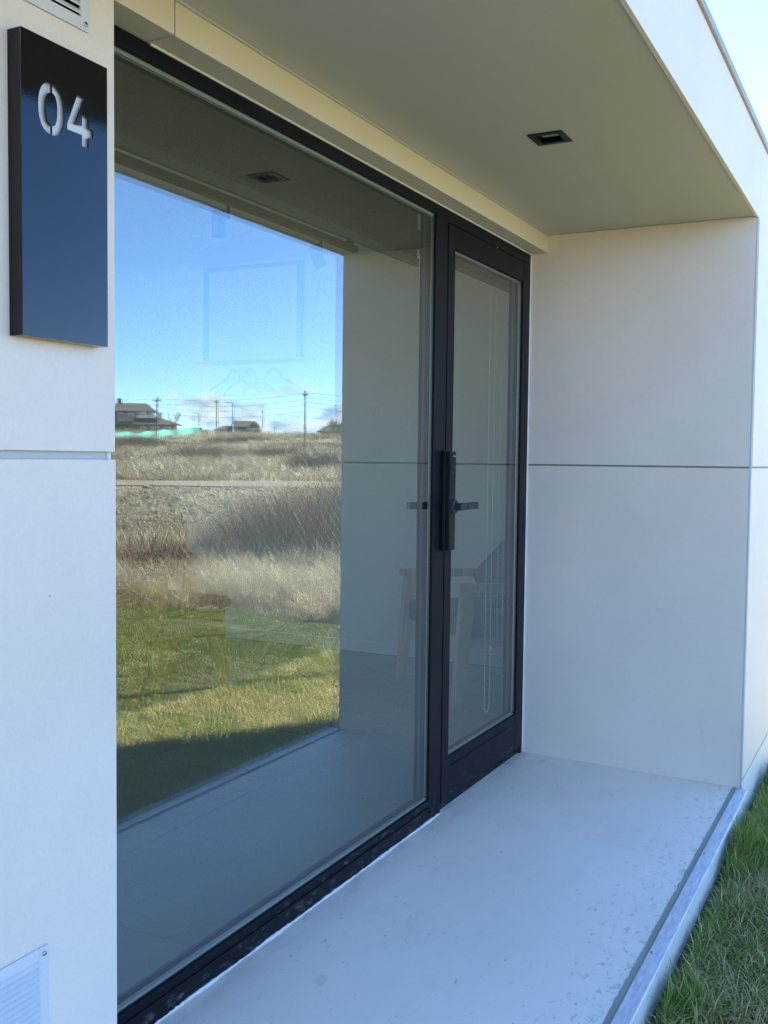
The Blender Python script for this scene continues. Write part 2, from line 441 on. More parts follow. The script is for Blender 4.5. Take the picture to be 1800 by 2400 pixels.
# lawn sheet, 4 mm above the ground, edge near x = 7.3
def lawn_edge(y):
    y = np.asarray(y, float)
    return 7.28 + 0.16 * np.sin(y * 1.3) + 0.10 * np.sin(y * 3.1 + 1) + 0.12 * (y + 4)*0
LX = 70; LY = 90
ly = np.linspace(-9.0, 8.0, LY); lv = []
for y in ly:
    e = float(lawn_edge(y))
    for t in np.linspace(0, 1, LX):
        x = -8 + (e + 8) * t
        lv.append((x, y, -0.15 + 0.012 * math.sin(x * 2.1) * math.cos(y * 1.7) - 0.05 * max(0, t - .96) / .04))
lf = [(i * LX + j, i * LX + j + 1, (i + 1) * LX + j + 1, (i + 1) * LX + j) for i in range(LY - 1) for j in range(LX - 1)]
def mat_lawn():
    a = Mat('lawn_soil_and_thatch')
    n1 = a.noise(a.vec((2.2, 2.2, 2.2)), 1, 6, 0.65)
    n2 = a.noise(a.vec((30, 30, 30)), 1, 5, 0.7)
    c = a.ramp(n1, [(0.35, (0.055, 0.075, 0.02)), (0.55, (0.085, 0.095, 0.03)), (0.72, (0.15, 0.125, 0.06))])
    c = a.mix(0.5, c, a.ramp(n2, [(0.3, (0.02, 0.022, 0.01)), (0.7, (0.15, 0.14, 0.06))]))
    a.col(c); a.p(roughness=0.95); a.bump(n2, 0.6, 0.03)
    return a.m
me = bpy.data.meshes.new('lawn'); me.from_pydata(lv, [], lf); me.update(); me.materials.append(mat_lawn())
me.polygons.foreach_set('use_smooth', [True] * len(me.polygons))
props(link_mesh('lawn', me), 'mown green lawn in front of the white house', kind='structure')

# gravel road across the field
rv, rf = [], []
azs = np.linspace(-40, 110, 130)
for k, az in enumerate(azs):
    for j, rr in enumerate((44.2, 47, 50, 52.6)):
        q = P3(az, rr + 0.5 * math.sin(az * .33)); rv.append((q.x, q.y, float(hz(q.x, q.y)) + 0.05 + (0.05 if j in (1, 2) else 0)))
for k in range(len(azs) - 1):
    for j in range(3):
        a0 = k * 4 + j; rf.append((a0, a0 + 1, a0 + 5, a0 + 4))
def mat_gravel():
    a = Mat('pale_gravel')
    n = a.noise(a.vec((1.2, 1.2, 1.2)), 1, 8, 0.7); n2 = a.noise(a.vec((.4, .4, .4)), 1, 3)
    c = a.mix(0.5, a.ramp(n, [(0.3, (0.15, 0.13, 0.095)), (0.7, (0.27, 0.235, 0.165))]), a.ramp(n2, [(0.35, (0.16, 0.14, 0.10)), (0.65, (0.25, 0.22, 0.155))]))
    a.col(c); a.p(roughness=0.95); a.bump(n, 0.5, 0.05); return a.m
me = bpy.data.meshes.new('gravel_road'); me.from_pydata(rv, [], rf); me.update(); me.materials.append(mat_gravel())
props(link_mesh('gravel_road', me), 'pale gravel road crossing the dry field', kind='structure')

# ------------------------------------------------------------------ the house
ZS = 2.148          # soffit
W = 4.018           # return wall face
D = 0.893           # outer plane
house = empty('modern_house', (0, 0, 0), 'white panelled flat roofed house with a covered entrance and black framed glazing', 'house')
XL = -2.3           # left end of the porch
def hb(name, mat, *a, **k):
    o = box(name, mat, house, *a, **k); return o
# left wall: two panels, a recessed joint strip and backing
hb('wall_panel', M_panel, XL, 1.4465, -.118, -.106, -.16, 1.230, b=.0015)
hb('wall_panel', M_panel, XL, 1.4450, -.118, -.106, 1.244, ZS - .001, b=.0015)
hb('joint_strip', M_joint, XL, 1.4365, -.110, -.1065, 1.2302, 1.2438)
hb('joint_strip', M_white, 1.4300, 1.4395, -.1125, -.1102, 1.2303, 1.2437)
hb('wall_core', M_joint, XL, 1.4440, -.1058, .12, -.16, ZS - .002)
# wall left of the porch
hb('wall_panel', M_panel, XL - .5, XL - .001, -D, .12, -.16, ZS - .002, b=.002)
# soffit sheet, with the downlight cut out
DLX0, DLX1, DLY0, DLY1 = 2.762, 2.863, -.535, -.437
sx = [(XL, DLX0, -D + .013, -.0885), (DLX1, W - .001, -D + .013, -.0885), (DLX0, DLX1, -D + .013, DLY0), (DLX0, DLX1, DLY1, -.0885)]
m = MB()
xs_ = [XL, DLX0, DLX1, W - .001]; ys_ = [-D + .013, DLY0, DLY1, -.0885]
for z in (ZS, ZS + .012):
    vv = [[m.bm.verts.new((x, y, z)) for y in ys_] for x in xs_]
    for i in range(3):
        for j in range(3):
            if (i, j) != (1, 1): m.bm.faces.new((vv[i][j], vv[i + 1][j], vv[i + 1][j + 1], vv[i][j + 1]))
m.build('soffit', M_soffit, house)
hb('soffit_corner_trim', M_joint, XL, W - .001, -.0885 - .006, -.0890, ZS - .005, ZS - .0002)
# fascia board and coping
hb('fascia_panel', M_panel, XL - .5, 4.049, -D, -D + .012, ZS - .004, 2.424, b=.0012)
hb('fascia_panel', M_panel, 4.0515, 5.03, -D, -D + .012, 1.2225, 2.424, b=.0012)
hb('coping', M_coping, XL - .52, 5.045, -D - .010, -D + .35, 2.4245, 2.450, b=.004)
hb('roof_deck', M_joint, XL - .5, 5.02, -D + .0125, -.0, ZS + .0125, 2.424)
# lintel beam: two panels with a seam at x = 1.655
def lintel(x0, x1, dz):
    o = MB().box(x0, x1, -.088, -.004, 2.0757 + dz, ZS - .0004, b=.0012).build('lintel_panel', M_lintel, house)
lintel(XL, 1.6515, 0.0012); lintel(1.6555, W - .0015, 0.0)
hb('lintel_bead', M_bead, 1.66, W - .002, -.0215, -.0178, 2.0715, 2.0765)
# return wall on the right, with its joint at 1.22
hb('wall_panel', M_panel, W, W + .012, -.884, .02, -.02, 1.2155, b=.0012)
hb('wall_panel', M_panel, W, W + .012, -.884, .02, 1.2222, ZS - .0005, b=.0012)
hb('joint_strip', M_jdark, W + .007, W + .0119, -.883, .02, 1.2157, 1.2220)
hb('corner_profile', M_joint, W + .004, W + .020, -D + .002, -.8845, .032, ZS - .006)
hb('corner_profile', M_joint, W + .004, W + .020, -D + .002, -.8845, -.02, .018)
hb('corner_profile', M_joint, W + .006, W + .011, -D + .004, -.8842, .018, .032)
hb('wall_core', M_joint, W + .0205, 5.02, -D + .0125, .02, -.16, 2.42)
hb('wall_panel', M_panel, W + .021, 5.03, -D, -D + .012, .0305, 1.2155, b=.0012)
hb('joint_strip', M_jdark, W + .02, 5.02, -D + .004, -D + .0122, 1.2157, 1.2220)
hb('plinth_panel', M_plinth, W + .014, 5.03, -D, -D + .012, -.17, .0215, b=.0012)
hb('joint_strip', M_grime, W + .02, 5.02, -D + .006, -D + .0122, .0217, .0303)
hb('wall_panel', M_panel, 5.0205, 5.032, -D + .0125, .02, -.16, 2.42)
hb('plinth_panel', M_plinth, XL, W + .012, -D, -D + .012, -.17, -.018, b=.0012)
# porch floor, falling 17 mm outwards
m = MB().box(XL, W - .0008, -.8615, .03, -.03, 0.0, b=0)
for v in m.bm.verts:
    if v.co.z > -.01: v.co.z = .0175 * (v.co.y + .8615) / (.8615 - .0)
# wavy chipped outer lip
m.build('porch_floor', M_porch, house)
hb('porch_core', M_joint, XL, W + .01, -D + .0125, .03, -.16, -.031)
# ragged filler band between floor and steel strip
m = MB(); n = 420; a_, c_ = [], []
for i in range(n + 1):
    x = XL + (W - .002 - XL) * i / n
    wob = .0007 * math.sin(x * 31) + random.uniform(-.0012, .0012) + (-.0 if random.random() < .93 else random.uniform(0, .005))
    a_.append(m.bm.verts.new((x, -.8600 + wob, .0008))); c_.append(m.bm.verts.new((x, -.8772, -.0006)))
for i in range(n): m.bm.faces.new((a_[i], a_[i + 1], c_[i + 1], c_[i]))
m.build('edge_filler', M_grime, house)
# galvanised strip with folded nose
trim = MB().prism([(-.8775, -.012), (-.8775, .0022), (-.9150, .0022), (-.9172, .0008), (-.9176, -.0070), (-.9164, -.0070), (-.9160, -.002), (-.8800, -.002), (-.8800, -.012)], XL, 4.004, 'yz').build('edge_strip', M_galv, house)
for x in (3.999 - .006, 3.28, 2.542, 1.81, 1.07):
    m = MB(); m.tube([(x, -.886, .002), (x, -.886, .0042), (x, -.886, .0052)], [.0052, .0050, .002], 10)
    m.build('screw', M_steel, trim, True)
# main body behind the porch: side wall, back wall with an unseen opening added to light the room, roof
body = [(-2.8, -2.68, .12, 4.75, -.16, 2.68), (5.62, 5.75, -.15, 4.75, -.16, 2.68)]
for b_ in body: hb('outer_wall', M_panel, *b_)
hb('outer_wall', M_panel, -2.68, -.1, 4.6, 4.75, -.16, 2.68)
hb('outer_wall', M_panel, 2.9, 5.62, 4.6, 4.75, -.16, 2.68)
hb('outer_wall', M_panel, -.1, 2.9, 4.6, 4.75, -.16, .75)
hb('outer_wall', M_panel, -.1, 2.9, 4.6, 4.75, 2.3, 2.68)
hb('outer_wall', M_panel, 5.03, 5.62, -.15, -.03, -.16, 2.68)
hb('roof_slab', M_joint, -2.8, 5.75, .0, 4.75, 2.69, 2.80)
hb('roof_front', M_panel, -2.8, 5.75, -.02, .0, 2.452, 2.80)
hb('header_wall', M_inwall, XL, W + .5, .031, .12, 2.0765, 2.52)

# ------------------------------------------------------------------ window (a part of the house; frame, pane, spacer below it)
FY = -.0176         # outer face of the frame
GY = 0.0
XW0 = 1.45
m = MB()
m.box(XW0, 3.0752, FY, -.0095, .017, .0885, b=.0012)
m.box(XW0, 3.0752, -.0094, .05, .017, .080)
m.box(3.0755, 3.1275, FY, -.0095, .017, 2.0745, b=.0012)
m.box(3.096, 3.1272, -.0094, .05, .017, 2.0745)
m.box(3.1295, 3.1745, FY + .0015, .05, .017, 2.0745, b=.001)
m.box(XW0, 1.50, FY + .0006, .049, .089, 2.0745, b=.0012)
m.box(1.5005, 3.0752, FY, -.0095, 2.041, 2.0745, b=.0012)
m.box(1.5005, 3.0752, -.0094, .05, 2.048, 2.0745)
window = m.build('window', M_alu, house)
m = MB(); m.box(XW0, 3.075, FY - .004, FY - .0003, .062, .066).box(1.5, 3.0755, FY + .004, -.0102, .0887, .0905).box(1.5, 3.0755, FY + .004, -.0102, 2.0385, 2.0408)
m.box(3.0735, 3.0753, FY + .004, -.0102, .0905, 2.0385)
m.box(3.0735, 3.0955, .0035, .03, .085, 2.044).box(1.5, 3.073, .0125, .03, 2.036, 2.047).box(1.5, 3.073, .0125, .03, .081, .091)
m.build('glazing_gasket', M_gasket, window)
def pane(x0, x1, z0, z1, parent):
    m = MB(); y0, y1 = -.010, .010
    tx, tz = .0010 * (x1 - x0), .0005 * (z1 - z0)    # the inner sheet stands a hair out of true
    p = [(x0, y0, z0), (x1, y0, z0), (x1, y0, z1), (x0, y0, z1)]
    q = [(x0, y1 + tx, z0), (x1, y1, z0), (x1, y1 + tz, z1), (x0, y1 + tx + tz, z1)]
    a = [m.bm.verts.new(v) for v in p]; b = [m.bm.verts.new(v) for v in q]
    m.bm.faces.new(a); m.bm.faces.new(b[::-1])
    return m.build('pane', M_glass, parent, recalc=False)
wp = pane(1.49, 3.095, .082, 2.046, window)
m = MB(); m.box(3.0785, 3.094, -.0085, .0025, .10, 2.03).box(1.5, 3.0783, -.0085, .0025, 2.030, 2.044).box(1.5, 3.0783, -.0085, .0025, .083, .0975)
m.build('spacer_bar', M_spacer, window)
# silicone bead, irregular
pts, rr = [], []
for i in range(170):
    x = 1.46 + (3.17 - 1.46) * i / 169
    pts.append((x, FY - .002 + random.uniform(-.0012, .0012), .0185)); rr.append(max(.001, .0036 + .0014 * math.sin(i * .21) + random.uniform(-.0012, .0012)))
MB().tube(pts, rr, 6).build('silicone_bead', M_bead, window, True)
MB().tube([(3.085, FY - .0012, .047), (3.085, FY + .004, .047)], .006, 10).build('drain_cap', M_darkhole, window)

# ------------------------------------------------------------------ door
m = MB()
m.box(3.9875, 4.0095, FY + .002, .05, .017, 2.0745, b=.0015)      # jamb
m.box(3.1765, 3.987, FY + .002, .05, 2.0345, 2.0745, b=.0015)
m.box(3.1765, 3.987, FY + .012, .05, .017, .040, b=.001)
dframe = m.build('door_frame', M_alu, house)
pts, rr = [], []
for i in range(60):
    pts.append((4.0135 + random.uniform(-.001, .001), FY + .002, .02 + 2.05 * i / 59)); rr.append(max(.0015, .0042 + random.uniform(-.0012, .0012)))
MB().tube(pts, rr, 6).build('silicone_bead', M_bead, dframe, True)
m = MB()
m.box(3.1795, 3.2355, FY, -.0095, .044, 2.0305, b=.0012).box(3.1797, 3.215, -.0094, .048, .044, 2.0303)
m.box(3.921, 3.9845, FY, -.0095, .044, 2.0305, b=.0012).box(3.938, 3.9843, -.0094, .048, .044, 2.0303)
m.box(3.236, 3.9205, FY, .048, .050, .160, b=.0015)
m.box(3.236, 3.9205, FY + .0012, -.0095, .1605, .1955, b=.0015).box(3.216, 3.9375, -.0094, .048, .1605, .186)
m.box(3.236, 3.9205, FY, -.0095, 1.954, 2.0305, b=.0015).box(3.216, 3.9375, -.0094, .048, 1.965, 2.0303)
door = m.build('door', M_alu, house)
m = MB()
m.box(3.2357, 3.238, FY + .003, -.0102, .1957, 1.9537).box(3.9185, 3.9208, FY + .003, -.0102, .1957, 1.9537)
m.box(3.238, 3.9185, FY + .003, -.0102, .1957, .198).box(3.238, 3.9185, FY + .003, -.0102, 1.951, 1.9537)
m.box(3.9195, 3.937, .0035, .03, .19, 1.962).box(3.217, 3.919, .0125, .03, 1.949, 1.962)
m.build('glazing_gasket', M_gasket, door)
pane(3.218, 3.937, .188, 1.963, door)
m = MB(); m.box(3.9215, 3.936, -.0085, .0025, .205, 1.945).box(3.22, 3.921, -.0085, .0025, 1.946, 1.961).box(3.22, 3.921, -.0085, .0025, .189, .2035)
m.build('spacer_bar', M_spacer, door)
# smart lock: slim two-part outer body, keypad, lever; inner body and lever
LX0 = 3.150
MB().box(LX0 - .001, LX0 + .047, -.0315, FY + .0012, .926, 1.266, b=.004).build('lock_plate', M_lock, door)
MB().box(LX0, LX0 + .046, -.0485, -.0320, .928, 1.264, b=.0045, seg=3).build('lock_body', M_lock, door)
MB().box(LX0 + .006, LX0 + .040, -.0495, -.0487, 1.128, 1.2575, b=.0003).build('keypad_window', M_alu2, door)
MB().box(LX0 + .020, LX0 + .036, -.0501, -.0496, 1.2465, 1.2500).build('keypad_mark', M_palegrey, door)
for i in range(4):
    for j in range(3):
        MB().box(LX0 + .0105 + j * .0095, LX0 + .0145 + j * .0095, -.0499, -.0496, 1.147 + i * .022, 1.151 + i * .022).build('key_digit', M_lever, door)
MB().tube([(LX0 + .025, -.0487, 1.078), (LX0 + .025, -.0570, 1.078), (LX0 + .025, -.0585, 1.078)], [.0255, .0245, .022], 24).build('lever_rose', M_lever, door, False)
m = MB(); m.tube([(LX0 + .025, -.0587, 1.078), (LX0 + .025, -.068, 1.078)], .0105, 14)
m.box(LX0 + .012, LX0 + .066, -.0850, -.068, 1.0650, 1.0905, b=.004).box(LX0 + .0665, LX0 + .170, -.0825, -.070, 1.0655, 1.0900, b=.0025)
m.build('lever_handle', M_lever, door)
MB().tube([(LX0 + .073, -.0826, 1.078), (LX0 + .073, -.0840, 1.078)], [.008, .0076], 14).build('key_cover', M_lock, door)
MB().box(3.184, 3.214, .0485, .070, .93, 1.262, b=.004).build('inner_lock_body', M_lock, door)
m = MB(); m.tube([(3.2, .0705, 1.078), (3.2, .079, 1.078)], .0095, 12).box(3.10, 3.216, .079, .091, 1.066, 1.090, b=.003)
m.build('inner_lever', M_lever, door)
MB().sphere((3.62, FY - .003, 2.031), .004, 6, 4, (1.4, .6, .6)).build('paint_fleck', M_bead, dframe)

# ------------------------------------------------------------------ number sign (outlines cut through the plate)
sign = empty('number_sign', (1.296, -.118, 1.43), 'black enamel plate with the cut out number 04 beside the big window', 'sign')
def loc(o):            # parts were modelled in world space: keep them there under an empty
    o.location = o.location - sign.location
    return o
SX0, SX1, SZ0, SZ1 = 1.1985, 1.3935, 1.4295, 1.9145
cu = bpy.data.curves.new('sign_plate', 'CURVE'); cu.dimensions = '2D'; cu.fill_mode = 'BOTH'; cu.extrude = .0015
def spl(pts):
    s_ = cu.splines.new('POLY'); s_.points.add(len(pts) - 1)
    for p_, q in zip(s_.points, pts): p_.co = (q[0], q[1], 0, 1)
    s_.use_cyclic_u = True
spl([(SX0, SZ0), (SX1, SZ0), (SX1, SZ1), (SX0, SZ1)])
c0x, c0z = 1.2632, 1.8045
def se(t, a, b, n=2.35):
    c, s_ = math.cos(t), math.sin(t)
    return (c0x + a * math.copysign(abs(c) ** (2 / n), c), c0z + b * math.copysign(abs(s_) ** (2 / n), s_))
K = 26; g = R(1.2)
for a0 in (-90, 90):
    t0, t1 = R(a0) + g, R(a0 + 180) - g
    g2 = R(3.2)
    outer = [se(t0 + (t1 - t0) * i / K, .0290, .0415) for i in range(K + 1)]
    inner = [se(R(a0) + g2 + (math.pi - 2 * g2) * i / K, .0125, .0268) for i in range(K + 1)]
    spl(outer + inner[::-1])
spl([(1.3215, 1.8460), (1.3390, 1.8460), (1.3165, 1.7975), (1.3322, 1.7975), (1.3322, 1.8155), (1.3482, 1.8155), (1.3482, 1.7975), (1.3590, 1.7975), (1.3590, 1.7825), (1.3482, 1.7825), (1.3482, 1.7640), (1.3322, 1.7640), (1.3322, 1.7825), (1.2980, 1.7825), (1.2980, 1.7920)])
tmp = bpy.data.objects.new('tmp', cu); COL.objects.link(tmp)
bpy.context.view_layer.update()
dg = bpy.context.evaluated_depsgraph_get()
me = bpy.data.meshes.new_from_object(tmp.evaluated_get(dg))
bpy.data.objects.remove(tmp)
for v in me.vertices: v.co = Vector((v.co.x, -.1465 + v.co.z, v.co.y))
me.name = 'sign_plate'; me.materials.clear(); me.materials.append(M_sign); me.update()
o = link_mesh('face_plate', me, sign); loc(o)
m = MB()
m.box(SX0, SX0 + .002, -.1450, -.118, SZ0, SZ1).box(SX1 - .002, SX1, -.1450, -.118, SZ0, SZ1)
m.box(SX0 + .002, SX1 - .002, -.1450, -.118, SZ0, SZ0 + .002).box(SX0 + .002, SX1 - .002, -.1450, -.118, SZ1 - .002, SZ1)
loc(m.build('side_return', M_sign, sign))
loc(box('backing_plate', M_silver, sign, SX0 + .003, SX1 - .003, -.1415, -.1395, SZ0 + .25, SZ1 - .01))

# ------------------------------------------------------------------ vents
def vent(x0, x1, z0, z1, label, n, slat_white=True):
    v = empty('wall_vent', ((x0 + x1) / 2, -.118, z0), label, 'vent', 'louvred vents on the left wall')
    def put(o): o.location = o.location - v.location; return o
    m = MB(); e = .021
    m.box(x0, x0 + e, -.123, -.1182, z0, z1, b=.0012).box(x1 - e, x1, -.123, -.1182, z0, z1, b=.0012)
    m.box(x0 + e, x1 - e, -.123, -.1182, z0, z0 + e, b=.0012).box(x0 + e, x1 - e, -.123, -.1182, z1 - e, z1, b=.0012)
    put(m.build('frame', M_white, v))
    put(box('backing', M_darkhole, v, x0 + e * .6, x1 - e * .6, -.1186, -.1180, z0 + e * .6, z1 - e * .6))
    p = (z1 - z0 - 2 * e) / n
    for i in range(n):
        zb = z0 + e + i * p
        m = MB(); m.prism([(-.1192, zb + p * .98), (-.1262, zb + p * .30), (-.1256, zb + p * .16), (-.1192, zb + p * .78)], x0 + e, x1 - e, 'yz')
        put(m.build('slat', M_white, v))
    for (x, z) in ((x0 + .0095, z0 + .0115), (x1 - .0095, z0 + .0115), (x0 + .0095, z1 - .0125), (x1 - .0095, z1 - .0125)):
        m = MB().tube([(x, -.1228, z), (x, -.1252, z), (x, -.1258, z)], [.0042, .0040, .002], 10)
        s_ = put(m.build('screw', M_steel, v, True))
        put(box('screw_slot', M_darkhole, v, x - .0026, x + .0026, -.1263, -.1257, z - .0006, z + .0006))
vent(1.127, 1.377, 1.973, 2.123, 'white louvred vent above the black number plate', 8)
vent(1.019, 1.269, .165, .391, 'white louvred vent low on the wall near the porch floor', 17)

# ------------------------------------------------------------------ downlight in the soffit
dl = empty('downlight', ((DLX0 + DLX1) / 2, (DLY0 + DLY1) / 2, ZS), 'square black recessed downlight in the grey soffit', 'light fitting')
def putd(o): o.location = o.location - dl.location; return o
m = MB(); e = .0165
m.box(DLX0 - .0015, DLX0 + e, DLY0 - .0015, DLY1 + .0015, ZS - .0035, ZS - .0005, b=.0008)
m.box(DLX1 - e, DLX1 + .0015, DLY0 - .0015, DLY1 + .0015, ZS - .0035, ZS - .0005, b=.0008)
m.box(DLX0 + e, DLX1 - e, DLY0 - .0015, DLY0 + e, ZS - .0035, ZS - .0005, b=.0008)
m.box(DLX0 + e, DLX1 - e, DLY1 - e, DLY1 + .0015, ZS - .0035, ZS - .0005, b=.0008)
putd(m.build('trim_ring', M_alu, dl))
m = MB()
m.box(DLX0 + e, DLX0 + e + .002, DLY0 + e, DLY1 - e, ZS - .0004, ZS + .05).box(DLX1 - e - .002, DLX1 - e, DLY0 + e, DLY1 - e, ZS - .0004, ZS + .05)
m.box(DLX0 + e + .002, DLX1 - e - .002, DLY0 + e, DLY0 + e + .002, ZS - .0004, ZS + .05).box(DLX0 + e + .002, DLX1 - e - .002, DLY1 - e - .002, DLY1 - e, ZS - .0004, ZS + .05)
m.box(DLX0 + e, DLX1 - e, DLY0 + e, DLY1 - e, ZS + .0502, ZS + .053)
putd(m.build('reflector_box', M_darkhole, dl))
putd(MB().tube([((DLX0 + DLX1) / 2, (DLY0 + DLY1) / 2, ZS + .048), ((DLX0 + DLX1) / 2, (DLY0 + DLY1) / 2, ZS + .038)], [.022, .026], 16).build('lamp_lens', M_darkhole, dl))

# ------------------------------------------------------------------ the room behind the glass
WR = 5.60
props(box('interior_wall', M_inwall, None, WR, 5.6195, .02, 4.5995, .02, 2.52), 'pale interior wall seen through the glazing', kind='structure')
props(box('interior_ceiling', M_inwall, None, -2.679, 5.599, .121, 4.599, 2.521, 2.54), 'pale ceiling of the room', kind='structure')
props(box('interior_wall', M_inwall, None, -2.679, -2.66, .121, 4.599, .02, 2.52), 'far pale end wall of the room', kind='structure')
props(box('interior_wall', M_inwall, None, W + .02, WR - .001, .0, .02, .02, 2.52), 'pale wall beside the door inside', kind='structure')
props(box('baseboard', M_inwall, None, WR - .012, WR - .0005, .02, 4.59, .0205, .09, b=.002), 'pale baseboard along the interior wall', kind='structure')
floor_ = props(box('interior_floor', M_grout, None, -2.67, 5.62, .051, 4.599, -.05, .0145), 'grey tiled floor of the room', kind='structure')
tile_me = None
P_ = .598
for i in range(-8, 7):
    for j in range(-1, 8):
        x0 = 2.585 + (i - 1) * P_; y0 = .672 + (j - 1) * P_
        xa, xb, ya, yb = max(x0, -2.66), min(x0 + P_, WR), max(y0, .052), min(y0 + P_, 4.598)
        if xb - xa < .03 or yb - ya < .03: continue
        full = (xb - xa > P_ - .001 and yb - ya > P_ - .001)
        if full and tile_me:
            t = link_mesh('tile', tile_me, floor_)
        else:
            m = MB().box(.0016, (xb - xa) - .0016, .0016, (yb - ya) - .0016, 0, .0055, b=.0008, seg=1)
            t = m.build('tile', M_tile, floor_)
            if full: tile_me = t.data
        t.location = (xa, ya, .0147)
# roller blind over the window and over the door
bl = empty('roller_blind', (2.3, .09, 2.05), 'dark roller blind rolled up behind the big window', 'blind', 'roller blinds behind the glazing')
def putb(o): o.location = o.location - bl.location; return o
putb(MB().tube([(1.46, .105, 1.985), (3.118, .105, 1.985)], .034, 18).build('roll', M_blind, bl, True))
putb(MB().box(1.46, 3.118, .071, .0735, 1.895, 2.0755).build('fabric', M_blind, bl))
putb(MB().prism([(.066, 1.882), (.080, 1.882), (.082, 1.900), (.078, 1.912), (.066, 1.908)], 1.46, 3.122, 'yz').build('bottom_bar', M_black, bl))
putb(MB().box(1.46, 3.013, .046, .056, 2.050, 2.062, b=.001).build('lit_slit_bar', M_palegrey, bl))  # pale bar stands in for a lit slit above the blind
b2 = empty('roller_blind', (3.6, .09, 2.05), 'dark roller blind rolled up behind the door glass', 'blind', 'roller blinds behind the glazing')
def putb2(o): o.location = o.location - b2.location; return o
putb2(MB().tube([(3.17, .112, 1.992), (4.09, .112, 1.992)], .030, 18).build('roll', M_blind, b2, True))
putb2(MB().box(3.17, 4.10, .0825, .085, 1.948, 1.992).build('fabric', M_blind, b2))
putb2(MB().box(3.17, 4.105, .078, .090, 1.932, 1.9478, b=.002).build('bottom_bar', M_black, b2))
def chain(x0, x1, zb, top=1.93, y=.1, dx=0):
    c = empty('bead_chain', ((x0 + x1) / 2, y, top), None, 'chain', 'bead chains behind the door')
    pts = []
    r = (x1 - x0) / 2; st = .0085
    z = top
    while z > zb + r: pts.append((x0, z)); z -= st
    for k in range(1, 9): pts.append((x0 + r - r * math.cos(math.pi * k / 9), zb + r - r * math.sin(math.pi * k / 9)))
    z = zb + r
    while z < top: pts.append((x1, z)); z += st
    m = MB()
    for (x, z) in pts:
        q = bmesh.ops.create_icosphere(m.bm, subdivisions=1, radius=.0026)
        for v in q['verts']: v.co += Vector((x, y, z)) - c.location
    o = m.build('beads', M_chain, c, True); o['kind'] = 'stuff'
    mm = MB().tube([Vector((x, y, z)) - c.location for x, z in pts], .0008, 4)
    mm.build('cord', M_chain, c)
    return c
c1 = chain(3.866, 3.924, .197)
c1['label'] = 'longer bead chain loop hanging nearer the lock, behind the door'
MB().box(-.032, -.024, -.004, .004, .459 - 1.93 - .006, .459 - 1.93 + .006, b=.001).build('connector', M_chain, c1).location = (.058, 0, 0)
c2 = chain(3.998, 4.060, .330)
c2['label'] = 'shorter bead chain loop hanging by the hinge side of the door'
# track with two spots
tr = empty('track_light', (4.0, 1.52, 2.46), 'dark ceiling track rail seen through the big window', 'track')
def putt(o): o.location = o.location - tr.location; return o
putt(box('rail', M_black, tr, 1.2, 5.30, 1.500, 1.540, 2.445, 2.480, b=.002))
putt(box('mounting_block', M_black, tr, 5.22, 5.26, 1.505, 1.535, 2.4805, 2.5195))
putt(box('mounting_block', M_black, tr, 1.6, 1.64, 1.505, 1.535, 2.4805, 2.5195))
def spot(x, lean, label):
    s_ = empty('spotlight', (x, 1.52, 2.445), label, 'spotlight', 'spotlights on the ceiling track')
    MB().box(-.006, .006, -.006, .006, -.062, -.0005).build('stem', M_black, s_)
    MB().box(-.046, .006, -.006, .006, -.074, -.0625).build('bracket', M_black, s_)
    d = Vector((.30 * lean, -.12 * lean, -1.0)).normalized()
    c = Vector((-.078, .0, -.050))
    pts = [c - d * .002, c + d * .004, c + d * .12, c + d * .122]
    MB().tube(pts, [.028, .034, .034, .028], 18).build('shade', M_black, s_, True)
spot(4.045, .1, 'black spotlight hanging straight down from the middle of the rail')
spot(4.905, 1.6, 'black tilted spotlight near the end of the rail')
# picture frame and the row of hangers on the interior wall
pf = empty('picture_frame', (WR, 2.45, 1.851), 'thin square frame hung high on the interior wall', 'frame')
m = MB()
for a in ((2.066, 2.836, 1.851, 1.874), (2.066, 2.836, 2.472, 2.495), (2.066, 2.098, 1.874, 2.472), (2.804, 2.836, 1.874, 2.472)):
    m.box(-.025, -.002, a[0] - 2.45, a[1] - 2.45, a[2] - 1.851, a[3] - 1.851, b=.001)
m.build('moulding', M_framewood, pf)
MB().box(-.008, -.003, 2.097 - 2.45, 2.805 - 2.45, .022, .622).build('mount_board', M_inwall, pf)
def hanger(yc, span, dx, label):
    h = empty('coat_hanger', (WR - .06 - dx, yc, 1.80), label, 'hanger', 'wire hangers below the frame')
    half = span / 2
    prof = [(0, .008), (.10, .003), (.18, -.022), (.28, -.052), (.40, -.068), (.62, -.090), (.82, -.110), (.93, -.124), (.985, -.142), (1.0, -.160)]
    pts = [(0, -t * half, z) for t, z in prof[::-1]] + [(0, t * half, z) for t, z in prof[1:]]
    MB().tube(pts, .010, 6).build('shoulder', M_framewood, h, True)
    MB().tube([(0, -half, -.157), (0, half, -.157)], .005, 6).build('bar', M_framewood, h)
    hk = [(0, 0, .0)] + [(0, .018 * math.sin(a), .045 - .02 * math.cos(a)) for a in np.linspace(0, 4.2, 9)]
    MB().tube(hk, .0022, 5).build('hook', M_steel, h, True)
hanger(2.56, .42, .0, 'dark hanger of the trio, set towards the window end of the wall')
hanger(2.42, .40, .02, 'middle hanger of the trio below the frame')
hanger(2.22, .46, .04, 'dark hanger of the trio, set towards the armchair')
MB().tube([(WR - .085, 1.95, 1.865), (WR - .085, 2.85, 1.865)], .006, 8).build('rod', M_steel, props(empty('coat_rod', (0, 0, 0)), 'thin steel coat rod below the frame', 'rail'))
# armchair by the door
ac = empty('armchair', (4.80, .79, .0207), 'oak armchair with charcoal cushions on the tiled floor', 'armchair')
